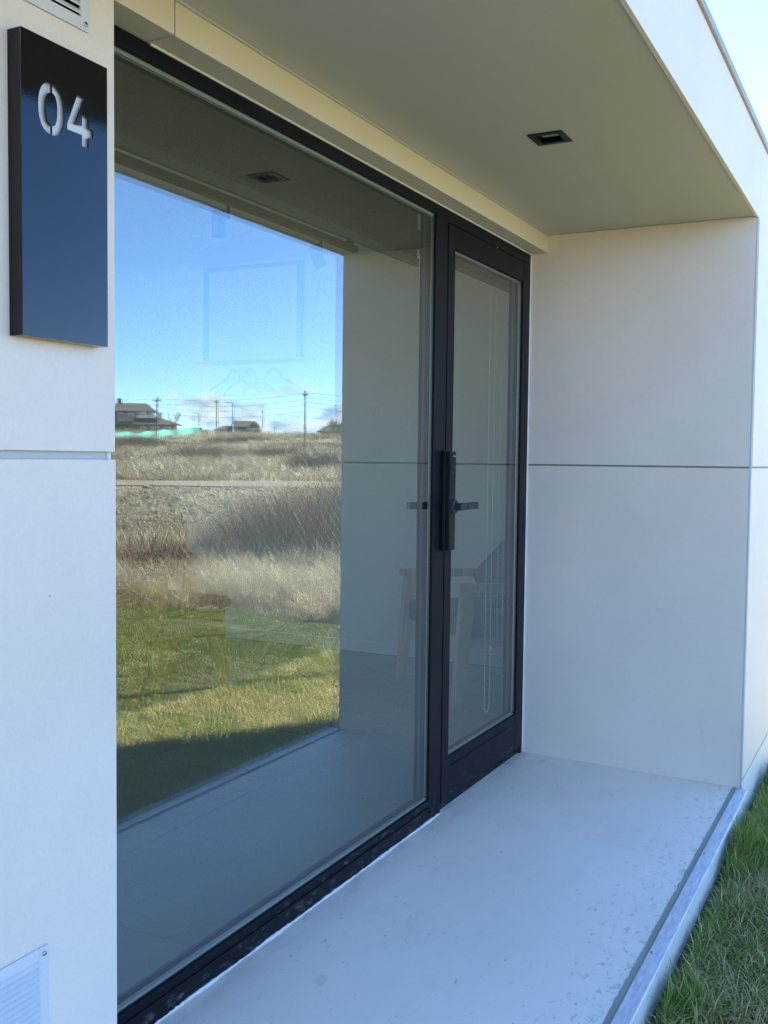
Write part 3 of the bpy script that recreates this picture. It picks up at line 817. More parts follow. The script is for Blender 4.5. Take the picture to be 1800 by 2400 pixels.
# local x: width (left arm to right arm), local y: front is -y
fdir = Vector((-.75, .66, 0)).normalized()
ac.rotation_euler = (0, 0, math.atan2(fdir.y, fdir.x) + math.pi / 2)
ac.location = (4.839, .756, .0207)
ac.scale = (1.04, 1, .95)
hw = .345
for s_ in (-1, 1):
    x0 = s_ * hw
    m = MB(); m.prism([(-.075, .005), (-.025, .005), (.035, .60), (-.035, .60)], x0 - .024, x0 + .024, 'yz', b=.004)
    m.build('front_leg', M_wood, ac)
    m = MB(); m.prism([(.62, .0), (.67, .0), (.60, .60), (.53, .60)], x0 - .022, x0 + .022, 'yz', b=.004)
    m.build('rear_leg', M_wood, ac)
    m = MB(); m.prism([(-.055, .6005), (.62, .575), (.62, .62), (-.055, .645)], x0 - .032, x0 + .032, 'yz', b=.005)
    m.build('armrest', M_wood, ac)
    m = MB(); m.prism([(.56, .40), (.62, .40), (.80, .93), (.74, .93)], x0 * .86 - .02, x0 * .86 + .02, 'yz', b=.004)
    m.build('back_post', M_wood, ac)
MB().box(-.32, .32, -.02, .03, .25, .36, b=.004).build('front_rail', M_wood, ac)
MB().box(-.32, .32, .03, .60, .30, .345, b=.004).build('seat_frame', M_wood, ac)
MB().box(-.31, .31, -.03, .62, .346, .47, b=.035, seg=4).build('seat_cushion', M_dkfab, ac, True)
m = MB().box(-.30, .30, -.07, .07, 0, .48, b=.05, seg=4, mat=Matrix.Translation((0, .60, .44)) @ Matrix.Rotation(R(-17), 4, 'X'))
m.build('back_cushion', M_dkfab, ac, True)
m = MB().box(-.21, .21, -.055, .055, -.2, .2, b=.05, seg=4, mat=Matrix.Translation((.03, .40, .66)) @ Matrix.Rotation(R(-32), 4, 'X') @ Matrix.Rotation(R(28), 4, 'Y'))
m.build('throw_pillow', M_dkfab, ac, True)
# shell chair near the glass, plus table behind it
sc = empty('shell_chair', (3.88, 1.93, .0207), 'curved shell dining chair with orange plywood legs', 'chair')
sc.rotation_euler = (0, 0, R(-8))
m = MB(); nu, nv = 20, 10; grid = []
for i in range(nu + 1):
    t = -1 + 2 * i / nu; row = []
    for j in range(nv + 1):
        s_ = j / nv
        hwid = .27 * (1 - .35 * (1 - s_) ** 2) * (1.0 if s_ < .75 else math.sqrt(max(0.02, 1 - ((s_ - .75) / .27) ** 2)) * .35 + .65)
        x = -.05 - .10 * (t * t) + .02 * s_
        row.append(m.bm.verts.new((-.02 + .13 * t * t - .05 * s_, hwid * t, .60 + .36 * s_)))
    grid.append(row)
for i in range(nu):
    for j in range(nv): m.bm.faces.new((grid[i][j], grid[i + 1][j], grid[i + 1][j + 1], grid[i][j + 1]))
bmesh.ops.solidify(m.bm, geom=m.bm.faces[:], thickness=.022)
m.build('backrest', M_brown, sc, True)
MB().box(-.03, .42, -.24, .24, .44, .505, b=.03, seg=4).build('seat', M_brown, sc, True)
MB().prism([(-.21, 0.4395), (.21, .4395), (.17, .30), (-.17, .30)], -.03, .40, 'yz', b=.01).build('seat_shell', M_orange, sc)
for x, y in ((.0, .2), (.0, -.2), (.36, .2), (.36, -.2)):
    q = [(x, y * .8, .34), (x + (.05 if x > .1 else -.08), y * 1.02, .002)]
    m = MB(); m.tube(q, [.055, .018], 8); m.build('leg', M_orange, sc, True)
MB().prism([(-.245, .62), (.235, .62), (.215, .36), (.06, .30), (.02, .01), (-.06, .01), (-.14, .34), (-.235, .40)], -.06, -.035, 'yz').build('back_panel', M_orange, sc)
tb = empty('console_table', (5.36, 3.4, .0207), 'low dark walnut console table against the interior wall', 'table')
MB().box(-.22, .23, -.475, .60, .535, .562, b=.004).build('table_top', M_dkwood, tb)
for x, y in ((-.19, -.44), (.20, -.44), (-.19, .56), (.20, .56)):
    MB().prism([(x - .02, .001), (x + .02, .001), (x + .024, .5345), (x - .024, .5345)], y - .022, y + .022, 'xz', b=.003).build('leg', M_dkwood, tb)
def item(name, label, cat, mat, y0, y1, z0, z1, x=5.44):
    o = box(name, mat, None, x, x + .09, y0, y1, z0, z1, b=.006); props(o, label, cat); return o
co = empty('side_counter', (5.4, 4.02, .0207), 'dark cabinet with a wall shelf along the interior wall', 'cabinet')
MB().box(-.18, .185, -.01, .55, .06, .90, b=.004).build('carcass', M_dkwood, co)
MB().box(-.2, .185, -.90, .57, .901, .935, b=.003).build('worktop', M_dkwood, co)
MB().box(-.14, .18, .0, .53, .001, .0595).build('plinth', M_black, co)
o = props(MB().box(5.38, 5.50, 3.19, 3.33, .956, 1.085, b=.008).build('storage_box', M_brown), 'small dark box standing on the counter', 'box')
tp = empty('water_tap', (5.44, 3.39, .956), 'dark tee shaped tap on the counter', 'tap')
MB().tube([(0, 0, 0), (0, 0, .12)], .012, 10).build('spout', M_black, tp)
MB().tube([(0, -.045, .125), (0, .045, .125)], .010, 10).build('handle', M_black, tp)
ls = empty('table_lamp', (5.42, 3.72, .956), 'dark flared lamp on the counter', 'lamp')
MB().tube([(0, 0, .12), (0, 0, .29)], [.10, .16], 24, caps=False).build('lamp_shade', M_brown, ls, True)
MB().tube([(0, 0, 0), (0, 0, .02), (0, 0, .021), (0, 0, .2)], [.07, .07, .012, .012], 16).build('lamp_base', M_black, ls)

# ------------------------------------------------------------------ grass and straw
def blades(name, pos, h, wd, az, lean, tint, mat, label, curl=0.6, kind='stuff', seg=2):
    n = len(pos)
    d = np.stack([np.cos(az), np.sin(az), np.zeros(n)], 1)           # lean direction
    side = np.stack([-np.sin(az), np.cos(az), np.zeros(n)], 1)
    tw = rng.uniform(-1.2, 1.2, n)
    side = side * np.cos(tw)[:, None] + d * np.sin(tw)[:, None]
    upv = np.array([0, 0, 1.0])
    mid = pos + d * (h * np.sin(lean) * .5)[:, None] + upv * (h * np.cos(lean) * .55)[:, None]
    l2 = lean + curl * rng.uniform(.3, 1.2, n)
    tip = mid + d * (h * np.sin(l2) * .55)[:, None] + upv * (h * np.cos(l2) * .5)[:, None]
    w_ = wd[:, None]
    V = np.stack([pos - side * w_ * .5, pos + side * w_ * .5, mid - side * w_ * .4, mid + side * w_ * .4, tip], 1).reshape(-1, 3)
    base = (np.arange(n) * 5)[:, None]
    T = (base + np.array([0, 1, 3, 0, 3, 2, 2, 3, 4])[None]).ravel()
    me = bpy.data.meshes.new(name)
    me.vertices.add(n * 5); me.vertices.foreach_set('co', V.ravel().astype(np.float32))
    me.loops.add(n * 9); me.loops.foreach_set('vertex_index', T.astype(np.int32))
    me.polygons.add(n * 3); me.polygons.foreach_set('loop_start', np.arange(0, n * 9, 3, dtype=np.int32))
    me.update(calc_edges=True)
    at = me.attributes.new('tint', 'FLOAT', 'POINT'); at.data.foreach_set('value', np.repeat(tint, 5).astype(np.float32))
    me.materials.append(mat)
    o = link_mesh(name, me); props(o, label, kind=kind)
    return o
def mat_blade(name, stops, rough=0.5, trans=0.25, spec=0.35):
    a = Mat(name)
    at = a.n('ShaderNodeAttribute', attribute_name='tint')
    c = a.ramp(at.outputs['Fac'], stops)
    a.col(c); a.p(roughness=rough); a.b.inputs['Specular IOR Level'].default_value = spec
    tl = a.n('ShaderNodeBsdfTranslucent'); a.l(c, tl.inputs['Color'])
    ms = a.n('ShaderNodeMixShader'); ms.inputs[0].default_value = trans
    a.l(a.b.outputs[0], ms.inputs[1]); a.l(tl.outputs[0], ms.inputs[2]); a.l(ms.outputs[0], a.out.inputs['Surface'])
    return a.m
GR = [(0.0, (0.06, 0.115, 0.014)), (0.35, (0.135, 0.19, 0.03)), (0.6, (0.22, 0.225, 0.055)), (0.78, (0.34, 0.275, 0.115)), (1.0, (0.46, 0.37, 0.19))]
M_grass = mat_blade('lawn_grass', GR)
ST = [(0.0, (0.085, 0.065, 0.045)), (0.3, (0.22, 0.18, 0.12)), (0.6, (0.44, 0.375, 0.25)), (1.0, (0.66, 0.58, 0.41))]
M_neargrass = mat_blade('porch_side_grass', [(p, tuple(min(.7, c * 1.55) for c in q)) for p, q in GR], 0.45, 0.35)  # lawn colours lifted so the shaded grass by the porch looks brighter
M_straw = mat_blade('dry_straw', ST, 0.6, 0.2)
BR = [(0.0, (0.07, 0.05, 0.035)), (0.5, (0.205, 0.135, 0.085)), (1.0, (0.42, 0.31, 0.20))]
M_twig = mat_blade('brush_twigs', BR, 0.8, 0.05, 0.1)

def vnoise(x, y, s, seed=0):
    x = x / s; y = y / s
    xi = np.floor(x).astype(int); yi = np.floor(y).astype(int); fx = x - xi; fy = y - yi
    fx = fx * fx * (3 - 2 * fx); fy = fy * fy * (3 - 2 * fy)
    def hsh(i, j):
        v = np.sin(i * 127.1 + j * 311.7 + seed * 74.7) * 43758.5453
        return v - np.floor(v)
    return (hsh(xi, yi) * (1 - fx) + hsh(xi + 1, yi) * fx) * (1 - fy) + (hsh(xi, yi + 1) * (1 - fx) + hsh(xi + 1, yi + 1) * fx) * fy
def fbm(x, y, s, seed=0): return .55 * vnoise(x, y, s, seed) + .3 * vnoise(x, y, s / 2.3, seed + 1) + .15 * vnoise(x, y, s / 5.1, seed + 2)

# tall fresh strip against the plinth
n = 15000
x = rng.uniform(.2, 5.6, n); y = -.925 - np.abs(rng.normal(0, .085, n))
k = fbm(x, y * .6, .35, 3)
keep = rng.random(n) < np.clip((k - .25) * 2.6, .08, 1)
x, y, k = x[keep], y[keep], k[keep]; n = len(x)
h = (.028 + .24 * np.clip(k - .40, 0, 1) * rng.uniform(.5, 1.6, n) + .05 * (rng.random(n) < .05)) * np.clip(1.25 - (np.abs(y) - .925) * 2.5, .5, 1.3)
blades('tall_grass', np.stack([x, y, np.full(n, -.155)], 1), h, rng.uniform(.003, .0058, n), rng.uniform(0, 6.28, n), np.abs(rng.normal(.15, .22, n)),
       np.clip(rng.normal(.36, .15, n) + (rng.random(n) < .10) * .4, 0, 1), M_neargrass, 'tall green grass tufts against the white plinth')
# near lawn: short grass with a lot of dry thatch lying flat
n = 120000
x = rng.uniform(-.9, 6.2, n); y = -.93 - 1.25 * rng.random(n) ** 1.15
k = fbm(x, y, .5, 9); k2 = fbm(x, y, .18, 21)
bare = k2 < .30
dry = rng.random(n) < np.clip(.46 + (k - .5) * 1.6, .10, .9)
tint = np.where(dry, rng.normal(.84, .13, n), rng.normal(.40, .16, n))
h = np.where(dry, rng.uniform(.03, .09, n), rng.uniform(.03, .075, n)) * np.where(bare, .5, 1)
lean = np.where(dry, np.clip(rng.normal(1.0, .35, n), .1, 1.5), np.abs(rng.normal(.4, .3, n)))
kp = ~(bare & (rng.random(n) < .6))
blades('lawn_grass', np.stack([x, y, np.full(n, -.152) + rng.uniform(0, .02, n) * dry], 1)[kp], h[kp], rng.uniform(.002, .0042, n)[kp], rng.uniform(0, 6.28, n)[kp], lean[kp], np.clip(tint, 0, 1)[kp], M_neargrass,
       'mown grass mixed with dry thatch beside the porch')
# wider lawn, seen mirrored in the glass
n = 340000
x = rng.uniform(-.4, 7.6, n); y = rng.uniform(-6.6, -1.7, n)
kp = x < lawn_edge(y) + rng.normal(0, .06, n)
x, y = x[kp], y[kp]; n = len(x)
k = fbm(x, y, .9, 5); k2 = fbm(x, y, .25, 8)
dry = rng.random(n) < np.clip(.15 + (k - .5) * 1.5, .03, .75)
tint = np.where(dry, rng.normal(.74, .12, n), rng.normal(.38, .13, n))
h = rng.uniform(.018, .042, n) * (.6 + .8 * k2)
blades('lawn_grass', np.stack([x, y, np.full(n, -.153)], 1), h, rng.uniform(.003, .0052, n), rng.uniform(0, 6.28, n), np.where(dry, rng.uniform(.4, 1.2, n), np.abs(rng.normal(.45, .3, n))),
       np.clip(tint, 0, 1), M_grass, 'sunlit mown lawn reaching to the wire fence')

# tall dry grass behind the fence line
def wedge(n, r0, r1, a0=-2, a1=78, p=1.0):
    r = r0 + (r1 - r0) * rng.random(n) ** p
    a = np.where(rng.random(n) < .72, rng.uniform(27, 46, n), rng.uniform(a0, a1, n))
    return r * np.cos(np.radians(a)), 1.422 - r * np.sin(np.radians(a)), r, a
n = 72000
x, y, r, a = wedge(n, 8.6, 15, p=1.5)
e = lawn_edge(y)
kp = (x > e - .05 + rng.normal(0, .06, n))
x, y, r = x[kp], y[kp], r[kp]; n = len(x)
k = fbm(x, y, 1.1, 31)
kp = rng.random(n) < np.clip((k - .22) * 2.6, .05, 1); x, y, r, k = x[kp], y[kp], r[kp], k[kp]; n = len(x)
h = rng.uniform(.12, .42, n) * (.5 + .9 * k) * np.clip((x - lawn_edge(y)) * 1.2 + .45, .45, 1)
blades('dry_grass', np.stack([x, y, hz(x, y) - .02], 1), h, rng.uniform(.004, .009, n), rng.normal(2.6, 1.3, n), np.abs(rng.normal(.5, .4, n)), np.clip(rng.normal(.78, .2, n) - (k < .42) * .4 - (fbm(x, y, 2.0, 77) < .45) * .22, 0, 1), M_straw,
       'long pale dry grass behind the wire fence', 0.8)
# mid field tussocks, each a fan of blades
def tuss(name, cx, cy, nb, hh, rad, wmin, wmax, tintc, mat, label, lean0=.45):
    n = len(cx)
    px = np.repeat(cx, nb) + rng.normal(0, 1, n * nb) * np.repeat(rad, nb) * .5
    py = np.repeat(cy, nb) + rng.normal(0, 1, n * nb) * np.repeat(rad, nb) * .5
    h = np.repeat(hh, nb) * rng.uniform(.5, 1.15, n * nb)
    t = np.clip(np.repeat(tintc, nb) + rng.normal(0, .13, n * nb), 0, 1)
    az = np.arctan2(py - np.repeat(cy, nb), px - np.repeat(cx, nb)) + rng.normal(0, .6, n * nb)
    return blades(name, np.stack([px, py, hz(px, py) - .05], 1), h, rng.uniform(wmin, wmax, n * nb), az, np.abs(rng.normal(lean0, .3, n * nb)), t, mat, label, .7)
n = 1500
x, y, r, a = wedge(n, 14, 27)
k = fbm(x, y, 4, 44)
tuss('dry_grass', x, y, 30, rng.uniform(.25, .55, n), rng.uniform(.15, .4, n), .008, .018, np.clip(.25 + .8 * (k - .2), .1, .85), M_straw, 'mixed dry grass in the hollow behind the fence')
n = 3600
x, y, r, a = wedge(n, 26, 43.5)
k = fbm(x, y, 5, 47)
tuss('dry_grass', x, y, 16, rng.uniform(.1, .34, n), rng.uniform(.2, .6, n), .012, .03, np.clip(.1 + .75 * k, .1, .75), M_straw, 'sparse dry grass on the stony ground before the road', .7)
n = 5200
x, y, r, a = wedge(n, 55, 140, 10, 60)
k = fbm(x, y, 9, 51); k2 = fbm(x, y, 3.2, 52)
tuss('dry_grass', x, y, 20, rng.uniform(.35, .9, n) * (.6 + .7 * k2), rng.uniform(.3, .9, n), .03, .08, np.clip(-.05 + 1.25 * (k * .6 + k2 * .4), .0, .95), M_straw, 'straw and dead stalks on the bank beyond the road', .35)
n = 800
x, y, r, a = wedge(n, 138, 165, 15, 55)
tuss('dry_grass', x, y, 12, rng.uniform(.3, 1.1, n), rng.uniform(.2, .8, n), .03, .07, rng.uniform(.05, .6, n), M_straw, 'thin dead stalks along the skyline', .2)
# stones on the rough ground before the road
m = MB()
x, y, r, a = wedge(700, 29, 43.5)
for i in range(len(x)):
    s_ = random.uniform(.03, .11) * (2.0 if random.random() < .04 else 1)
    q = bmesh.ops.create_icosphere(m.bm, subdivisions=1, radius=s_)
    zc = float(hz(x[i], y[i]))
    for v in q['verts']: v.co = Vector((v.co.x * random.uniform(.8, 1.3) + x[i], v.co.y * random.uniform(.8, 1.3) + y[i], v.co.z * random.uniform(.5, .9) + zc + s_ * .2))
M_stone = mat_simple('pale_field_stone', (0.22, 0.205, 0.17), 0.9, 0.3, (2, 2, 2), bump=.3)
props(m.build('field_stones', M_stone), 'pale stones strewn over the rough ground', kind='stuff')

# brush mounds: dense thickets of thin twigs, each a thing
def brush(az, r, wid, hgt, n, label, tint=.5, name='brush_mound'):
    c = P3(az, r); zc = float(hz(c.x, c.y))
    px = rng.normal(0, .42, n) * wid * .5; py = rng.normal(0, .42, n) * wid * .42
    f = np.clip(1 - (px / (wid * .58)) ** 2 - (py / (wid * .52)) ** 2, .05, 1)
    h = hgt * np.sqrt(f) * rng.uniform(.40, 1.12, n)
    X = c.x + px; Y = c.y + py
    o = blades(name, np.stack([X, Y, hz(X, Y) - .05], 1), h, rng.uniform(.006, .013, n) * (r / 18) ** .5, np.arctan2(py, px) + rng.normal(0, .8, n), np.abs(rng.normal(.25, .25, n)),
               np.clip(rng.normal(tint, .26, n), 0, 1), M_twig, None, .5, kind='thing')
    props(o, label, 'bush', 'brown brush thickets in the field')
    return o
brush(31.3, 17.5, 4.0, 1.40, 9500, 'broad reddish brown thicket just beyond the wire fence', .5)
brush(28.4, 19.6, 3.6, 1.8, 8000, 'tall brown thicket behind the broad one by the fence', .45)
brush(34.6, 16.4, 2.8, .75, 5000, 'low brown thicket in the hollow beyond the lawn', .4)
brush(41.0, 14.2, 2.6, .55, 4000, 'rusty thicket at the lawn end opposite the sign', .65)
brush(26.0, 24.0, 4.5, 1.4, 5000, 'large thicket farthest along the wire fence', .4)
brush(37.6, 76, 9, 1.6, 2600, 'dark wide scrub patch on the bank under the net fence', .1)
brush(33.5, 84, 8, 1.3, 2200, 'dark scrub patch on the bank below the dark house', .15)
brush(31.2, 64, 6, 1.4, 2200, 'dark scrub beside the pale boulder on the bank', .15)
brush(41.0, 92, 8, 1.2, 2200, 'dark scrub patch below the large house', .12)
brush(35.6, 112, 12, 1.5, 2600, 'dark scrub along the upper bank', .1)

# boulder
bo = MB(); q = bmesh.ops.create_icosphere(bo.bm, subdivisions=3, radius=1.0)
c = P3(31.6, 66); zc = float(hz(c.x, c.y))
for v in q['verts']:
    d = 1 + .16 * math.sin(v.co.x * 4 + 1) * math.cos(v.co.y * 3.4) + .1 * math.sin(v.co.z * 6)
    v.co = Vector((v.co.x * .62 * d, v.co.y * .8 * d, max(-.3, v.co.z * .55 * d)))
o = bo.build('boulder', mat_simple('pale_boulder_rock', (0.36, 0.345, 0.31), 0.9, 0.25, (1.5, 1.5, 1.5), bump=.4)); o.location = (c.x, c.y, zc + .30)
props(o, 'pale boulder lying in the straw beyond the gravel road', 'boulder')

# ------------------------------------------------------------------ chain link fence at the lawn edge
fe = empty('chain_link_fence', (7.55, -2.6, -.15), 'galvanised chain link fence between the lawn and the dry grass', 'fence')
FX = 7.62
M_wire = mat_simple('galvanised_wire', (0.22, 0.22, 0.21), 0.55, 0.1)
def fpt(y, z): return Vector((FX + .035 * math.sin(y * .9), y, z)) - fe.location
m = MB()
z0, z1 = -.12, 1.36; dy = .0720; H_ = z1 - z0; sl_ = .70
y = -9.5
while y < 1.2:
    for sg in (1, -1):
        a = [fpt(y + sg * H_ * sl_ * t + random.uniform(-.003, .003), z0 + H_ * t) for t in np.linspace(0, 1, 7)]
        for j, p in enumerate(a): p.x += .004 * sg
        m.tube(a, .0010, 3, caps=False)
    y += dy
o = m.build('wire_mesh', M_wire, fe); o['kind'] = 'stuff'
for z in (z0 + .02, (z0 + z1) / 2, z1 + .005):
    MB().tube([fpt(yy, z) + Vector((.008, 0, 0)) for yy in np.linspace(-9.5, 1.2, 40)], .0018, 5).build('tension_wire', M_wire, fe)
for yy in (-8.4, -5.62, -2.45, .7):
    MB().tube([fpt(yy, -.18) + Vector((.03, 0, -.1)), fpt(yy, 1.45) + Vector((.03, 0, 0))], .024, 10).build('post', M_wire, fe)
# slim pole whose shadow falls across the lawn
pl = empty('steel_pole', (7.15, -.665, -.15), 'slim grey steel pole standing past the corner of the house', 'pole')
MB().tube([(0, 0, -.1), (0, 0, 3.6), (0, 0, 4.6)], [.030, .029, .027], 10).build('shaft', M_wire, pl)
MB().box(-.08, .08, -.08, .08, -.01, .025, b=.004).build('base_plate', M_wire, pl)

# ------------------------------------------------------------------ far houses, poles, net fence
M_siding = mat_simple('dark_timber_siding', (0.055, 0.047, 0.04), 0.8, 0.25, (.3, .3, 6))
M_greens = mat_simple('dark_green_siding', (0.045, 0.055, 0.052), 0.8, 0.2, (.3, .3, 6))
M_roof = mat_simple('dark_roof_shingle', (0.06, 0.056, 0.052), 0.85, 0.2, (2, 2, 2))
M_wht = mat_simple('white_window_trim', (0.78, 0.77, 0.74), 0.5, 0.05)
M_tan = mat_simple('tan_stone_base', (0.45, 0.35, 0.24), 0.85, 0.15)
M_fglass = mat_simple('far_window_glass', (0.10, 0.12, 0.14), 0.12, 0.1)
M_timber = mat_simple('weathered_pole_timber', (0.12, 0.10, 0.08), 0.85, 0.25, (6, 6, .7))
M_polewhite = mat_simple('white_pole_foot', (0.74, 0.73, 0.70), 0.8, 0.08)  # white for the lower pole section, insulators and lamp heads
M_net = mat_simple('turquoise_net', (0.16, 0.50, 0.42), 0.8, 0.15, (1, 1, 1))
M_cable = mat_simple('black_cable', (0.03, 0.03, 0.03), 0.6)
def far_house(name, az, r, label, cat='house'):
    c = P3(az, r); h = empty(name, (c.x, c.y, 0), label, cat)
    # local +x = to the right in the mirrored view (bearing falling), +y = away from the viewer
    Rd = Vector((math.cos(R(az)), -math.sin(R(az)), 0)); T = Vector((math.sin(R(az)), math.cos(R(az)), 0))
    mm = Matrix(((T.x, Rd.x, 0), (T.y, Rd.y, 0), (0, 0, 1))).to_4x4(); mm.translation = h.location
    h.matrix_world = mm
    return h
def elz(el, r): return 1.237 + r * math.tan(R(el))
def window_far(par, x0, x1, z0, z1, y=-.03, bars=True):
    f = MB()
    t = .14
    f.box(x0, x1, y - .06, y, z0, z0 + t).box(x0, x1, y - .06, y, z1 - t, z1).box(x0, x0 + t, y - .06, y, z0 + t, z1 - t).box(x1 - t, x1, y - .06, y, z0 + t, z1 - t)
    w_ = f.build('window', M_wht, par)
    MB().box(x0 + t, x1 - t, y - .03, y - .01, z0 + t, z1 - t).build('glass', M_fglass, w_)
# 1: large house with stepped roofs
r = 190; d1 = r * R(1)
h1 = far_house('timber_house', 42.05, r, 'large dark timber house with stepped roofs and a white balcony on the ridge')
zb = 4.6
def hip(par, x0, x1, y0, y1, ze, zr, over=.5, ridge=None, mat=M_roof):
    x0 -= over; x1 += over; y0 -= over; y1 += over; ym = (y0 + y1) / 2
    rx0, rx1 = ridge or (x0 + (x1 - x0) * .25, x1 - (x1 - x0) * .25)
    m = MB(); b = [m.bm.verts.new(v) for v in ((x0, y0, ze), (x1, y0, ze), (x1, y1, ze), (x0, y1, ze), (rx0, ym, zr), (rx1, ym, zr))]
    for f in ((0, 1, 5, 4), (1, 2, 5), (2, 3, 4, 5), (3, 0, 4)): m.bm.faces.new([b[i] for i in f])
    u = [m.bm.verts.new((v.co.x, v.co.y, ze - .16)) for v in b[:4]]
    for i in range(4): m.bm.faces.new((b[i], b[(i + 1) % 4], u[(i + 1) % 4], u[i]))
    m.bm.faces.new(u)
    return m.build('roof', mat, par)
MB().box(-5, 6.4, 0, 8, zb, 9.35).build('wall', M_siding, h1)
rf1 = hip(h1, -5, 6.4, 0, 8, 9.36, 11.0, .7, (0.6, 5.4))
MB().box(.2, .95, 3.2, 4, 9.4, 11.75).build('chimney', M_siding, rf1)
MB().box(3.2, 10.6, -2.6, -.01, zb, 7.0).build('wall', M_siding, h1)
m = MB(); m.prism([(-3.4, 6.75), (-3.4, 6.95), (.0, 8.1), (.0, 7.9)], 2.8, 8.3, 'yz'); m.build('roof', M_roof, h1)
m = MB(); v_ = [m.bm.verts.new(p) for p in ((8.301, -3.4, 6.95), (8.301, 0, 8.1), (11.4, -2.2, 6.95), (11.4, -3.4, 6.95), (8.301, -3.4, 6.75), (11.4, -3.4, 6.75))]
m.bm.faces.new((v_[0], v_[3], v_[2], v_[1])); m.bm.faces.new((v_[4], v_[5], v_[3], v_[0])); m.build('roof', M_roof, h1)
bal = MB().box(3.6, 8.0, -2.4, -2.3, 8.12, 8.55).build('balcony', M_wht, h1)
for x in (3.7, 5.1, 6.5, 7.9): MB().box(x - .06, x + .06, -2.29, -2.17, 8.12, 9.3).build('balcony_post', M_wht, bal)
MB().box(3.6, 8.0, -2.29, -.02, 8.1, 8.2).build('deck', M_wht, bal)
for a in ((.4, 1.5), (1.9, 3.1)): window_far(h1, a[0], a[1], 7.6, 9.0)
for a in ((4.3, 5.2), (5.9, 6.7), (7.4, 8.1)): window_far(h1, a[0], a[1], 8.35, 9.15)
for a in ((4.2, 5.1), (6.0, 6.7), (6.9, 7.5), (8.2, 8.9), (9.1, 9.6), (10.0, 10.5)): window_far(h1, a[0], a[1], 5.75, 6.6, -2.63)
MB().box(-5, 3.1, -.9, -.01, 7.0, 7.25).build('porch_roof', M_roof, h1)
window_far(h1, 2.3, 2.75, 5.8, 6.9)
# 2: dark house with gable and white windows
r = 260; d2 = r * R(1)
h2 = far_house('green_house', 36.77, r, 'dark gabled house with four white framed windows on the ridge')
zb = elz(1.15, r)
MB().box(4.6, 11.0, 0, 9, zb, elz(1.72, r)).build('wall', M_greens, h2)
zr = elz(1.99, r); ze = elz(1.70, r)
hip(h2, 4.6, 11.0, 0, 7, ze, zr + .25, .45, (4.6, 10.4))
MB().prism([(8.4, ze - .1), (10.95, ze - .1), (9.7, zr - .1)], -.30, .8, 'xz').build('gable', M_greens, h2)
MB().box(0, 4.59, .5, 7, zb, elz(1.52, r)).build('wall', M_siding, h2)
hip(h2, 0, 4.5, .5, 7, elz(1.52, r), elz(1.76, r), .4, (2.2, 4.9))
for azw, elw in ((34.93, 1.644), (34.716, 1.489), (34.504, 1.638), (34.33, 1.495)):
    xw = (36.77 - azw) * d2; zw = elz(elw, r); window_far(h2, xw - .48, xw + .48, zw - .5, zw + .5)
MB().box(8.2, 11.05, -.4, -.01, zb - .5, elz(1.38, r)).build('stone_base', M_tan, h2)
# 3: low house with porch at the right, shed, crown beside
r = 215; d3 = r * R(1)
h3 = far_house('low_house', 31.05, r, 'low dark house beside a bare bush at the ridge end')
zb = elz(1.05, r)
MB().box(.5, 7, .4, 6, zb, elz(1.50, r)).build('wall', M_siding, h3)
hip(h3, .2, 7, -.2, 6, elz(1.50, r), elz(1.88, r), .4, (1.9, 7.3))
for x in (.9, 2.2): MB().box(x, x + .22, -.4, -.2, zb, elz(1.52, r)).build('porch_post', M_tan, h3)
sh = far_house('garden_shed', 31.52, 225, 'small low brown shed next to the low house', 'shed')
MB().box(0, 1.9, 0, 2, elz(1.1, 225), elz(1.345, 225)).build('wall', M_tan, sh); MB().box(-.1, 2.0, -.1, 2.1, elz(1.346, 225), elz(1.375, 225)).build('roof', M_roof, sh)
bx = far_house('garden_shed', 37.8, 200, 'small flat dark hut between the two big houses', 'shed')
MB().box(-.9, 1.2, 0, 2, elz(1.1, 200), elz(1.56, 200)).build('wall', M_siding, bx); MB().box(-1.0, 1.3, -.1, 2.1, elz(1.562, 200), elz(1.60, 200)).build('roof', M_roof, bx)

# turquoise debris net below the large house
nf = empty('net_fence', (0, 0, 0), 'turquoise net fence below the large timber house', 'fence')
m = MB(); prev = None
for i in range(61):
    t = i / 60; az = 45 - 7.4 * t; rr = 101 + 27 * t + .4 * math.sin(i * .7)
    q = P3(az, rr); zg = float(hz(q.x, q.y)); tp_ = zg + .95 + .07 * math.sin(i * .9) + .04 * math.sin(i * 2.3)
    cur = (Vector((q.x, q.y, zg - .1)), Vector((q.x, q.y, tp_)))
    if prev:
        off = Vector((0, 0, 0))
        m.quad(prev[0], cur[0], cur[1], prev[1])
    prev = cur
    if i % 6 == 0:
        MB().tube([(q.x + .05, q.y, zg - .1), (q.x + .05, q.y, tp_ + .12)], .04, 6).build('stake', M_timber, nf)
bmesh.ops.remove_doubles(m.bm, verts=m.bm.verts[:], dist=.001)
bmesh.ops.solidify(m.bm, geom=m.bm.faces[:], thickness=.03)
m.build('net', M_net, nf)

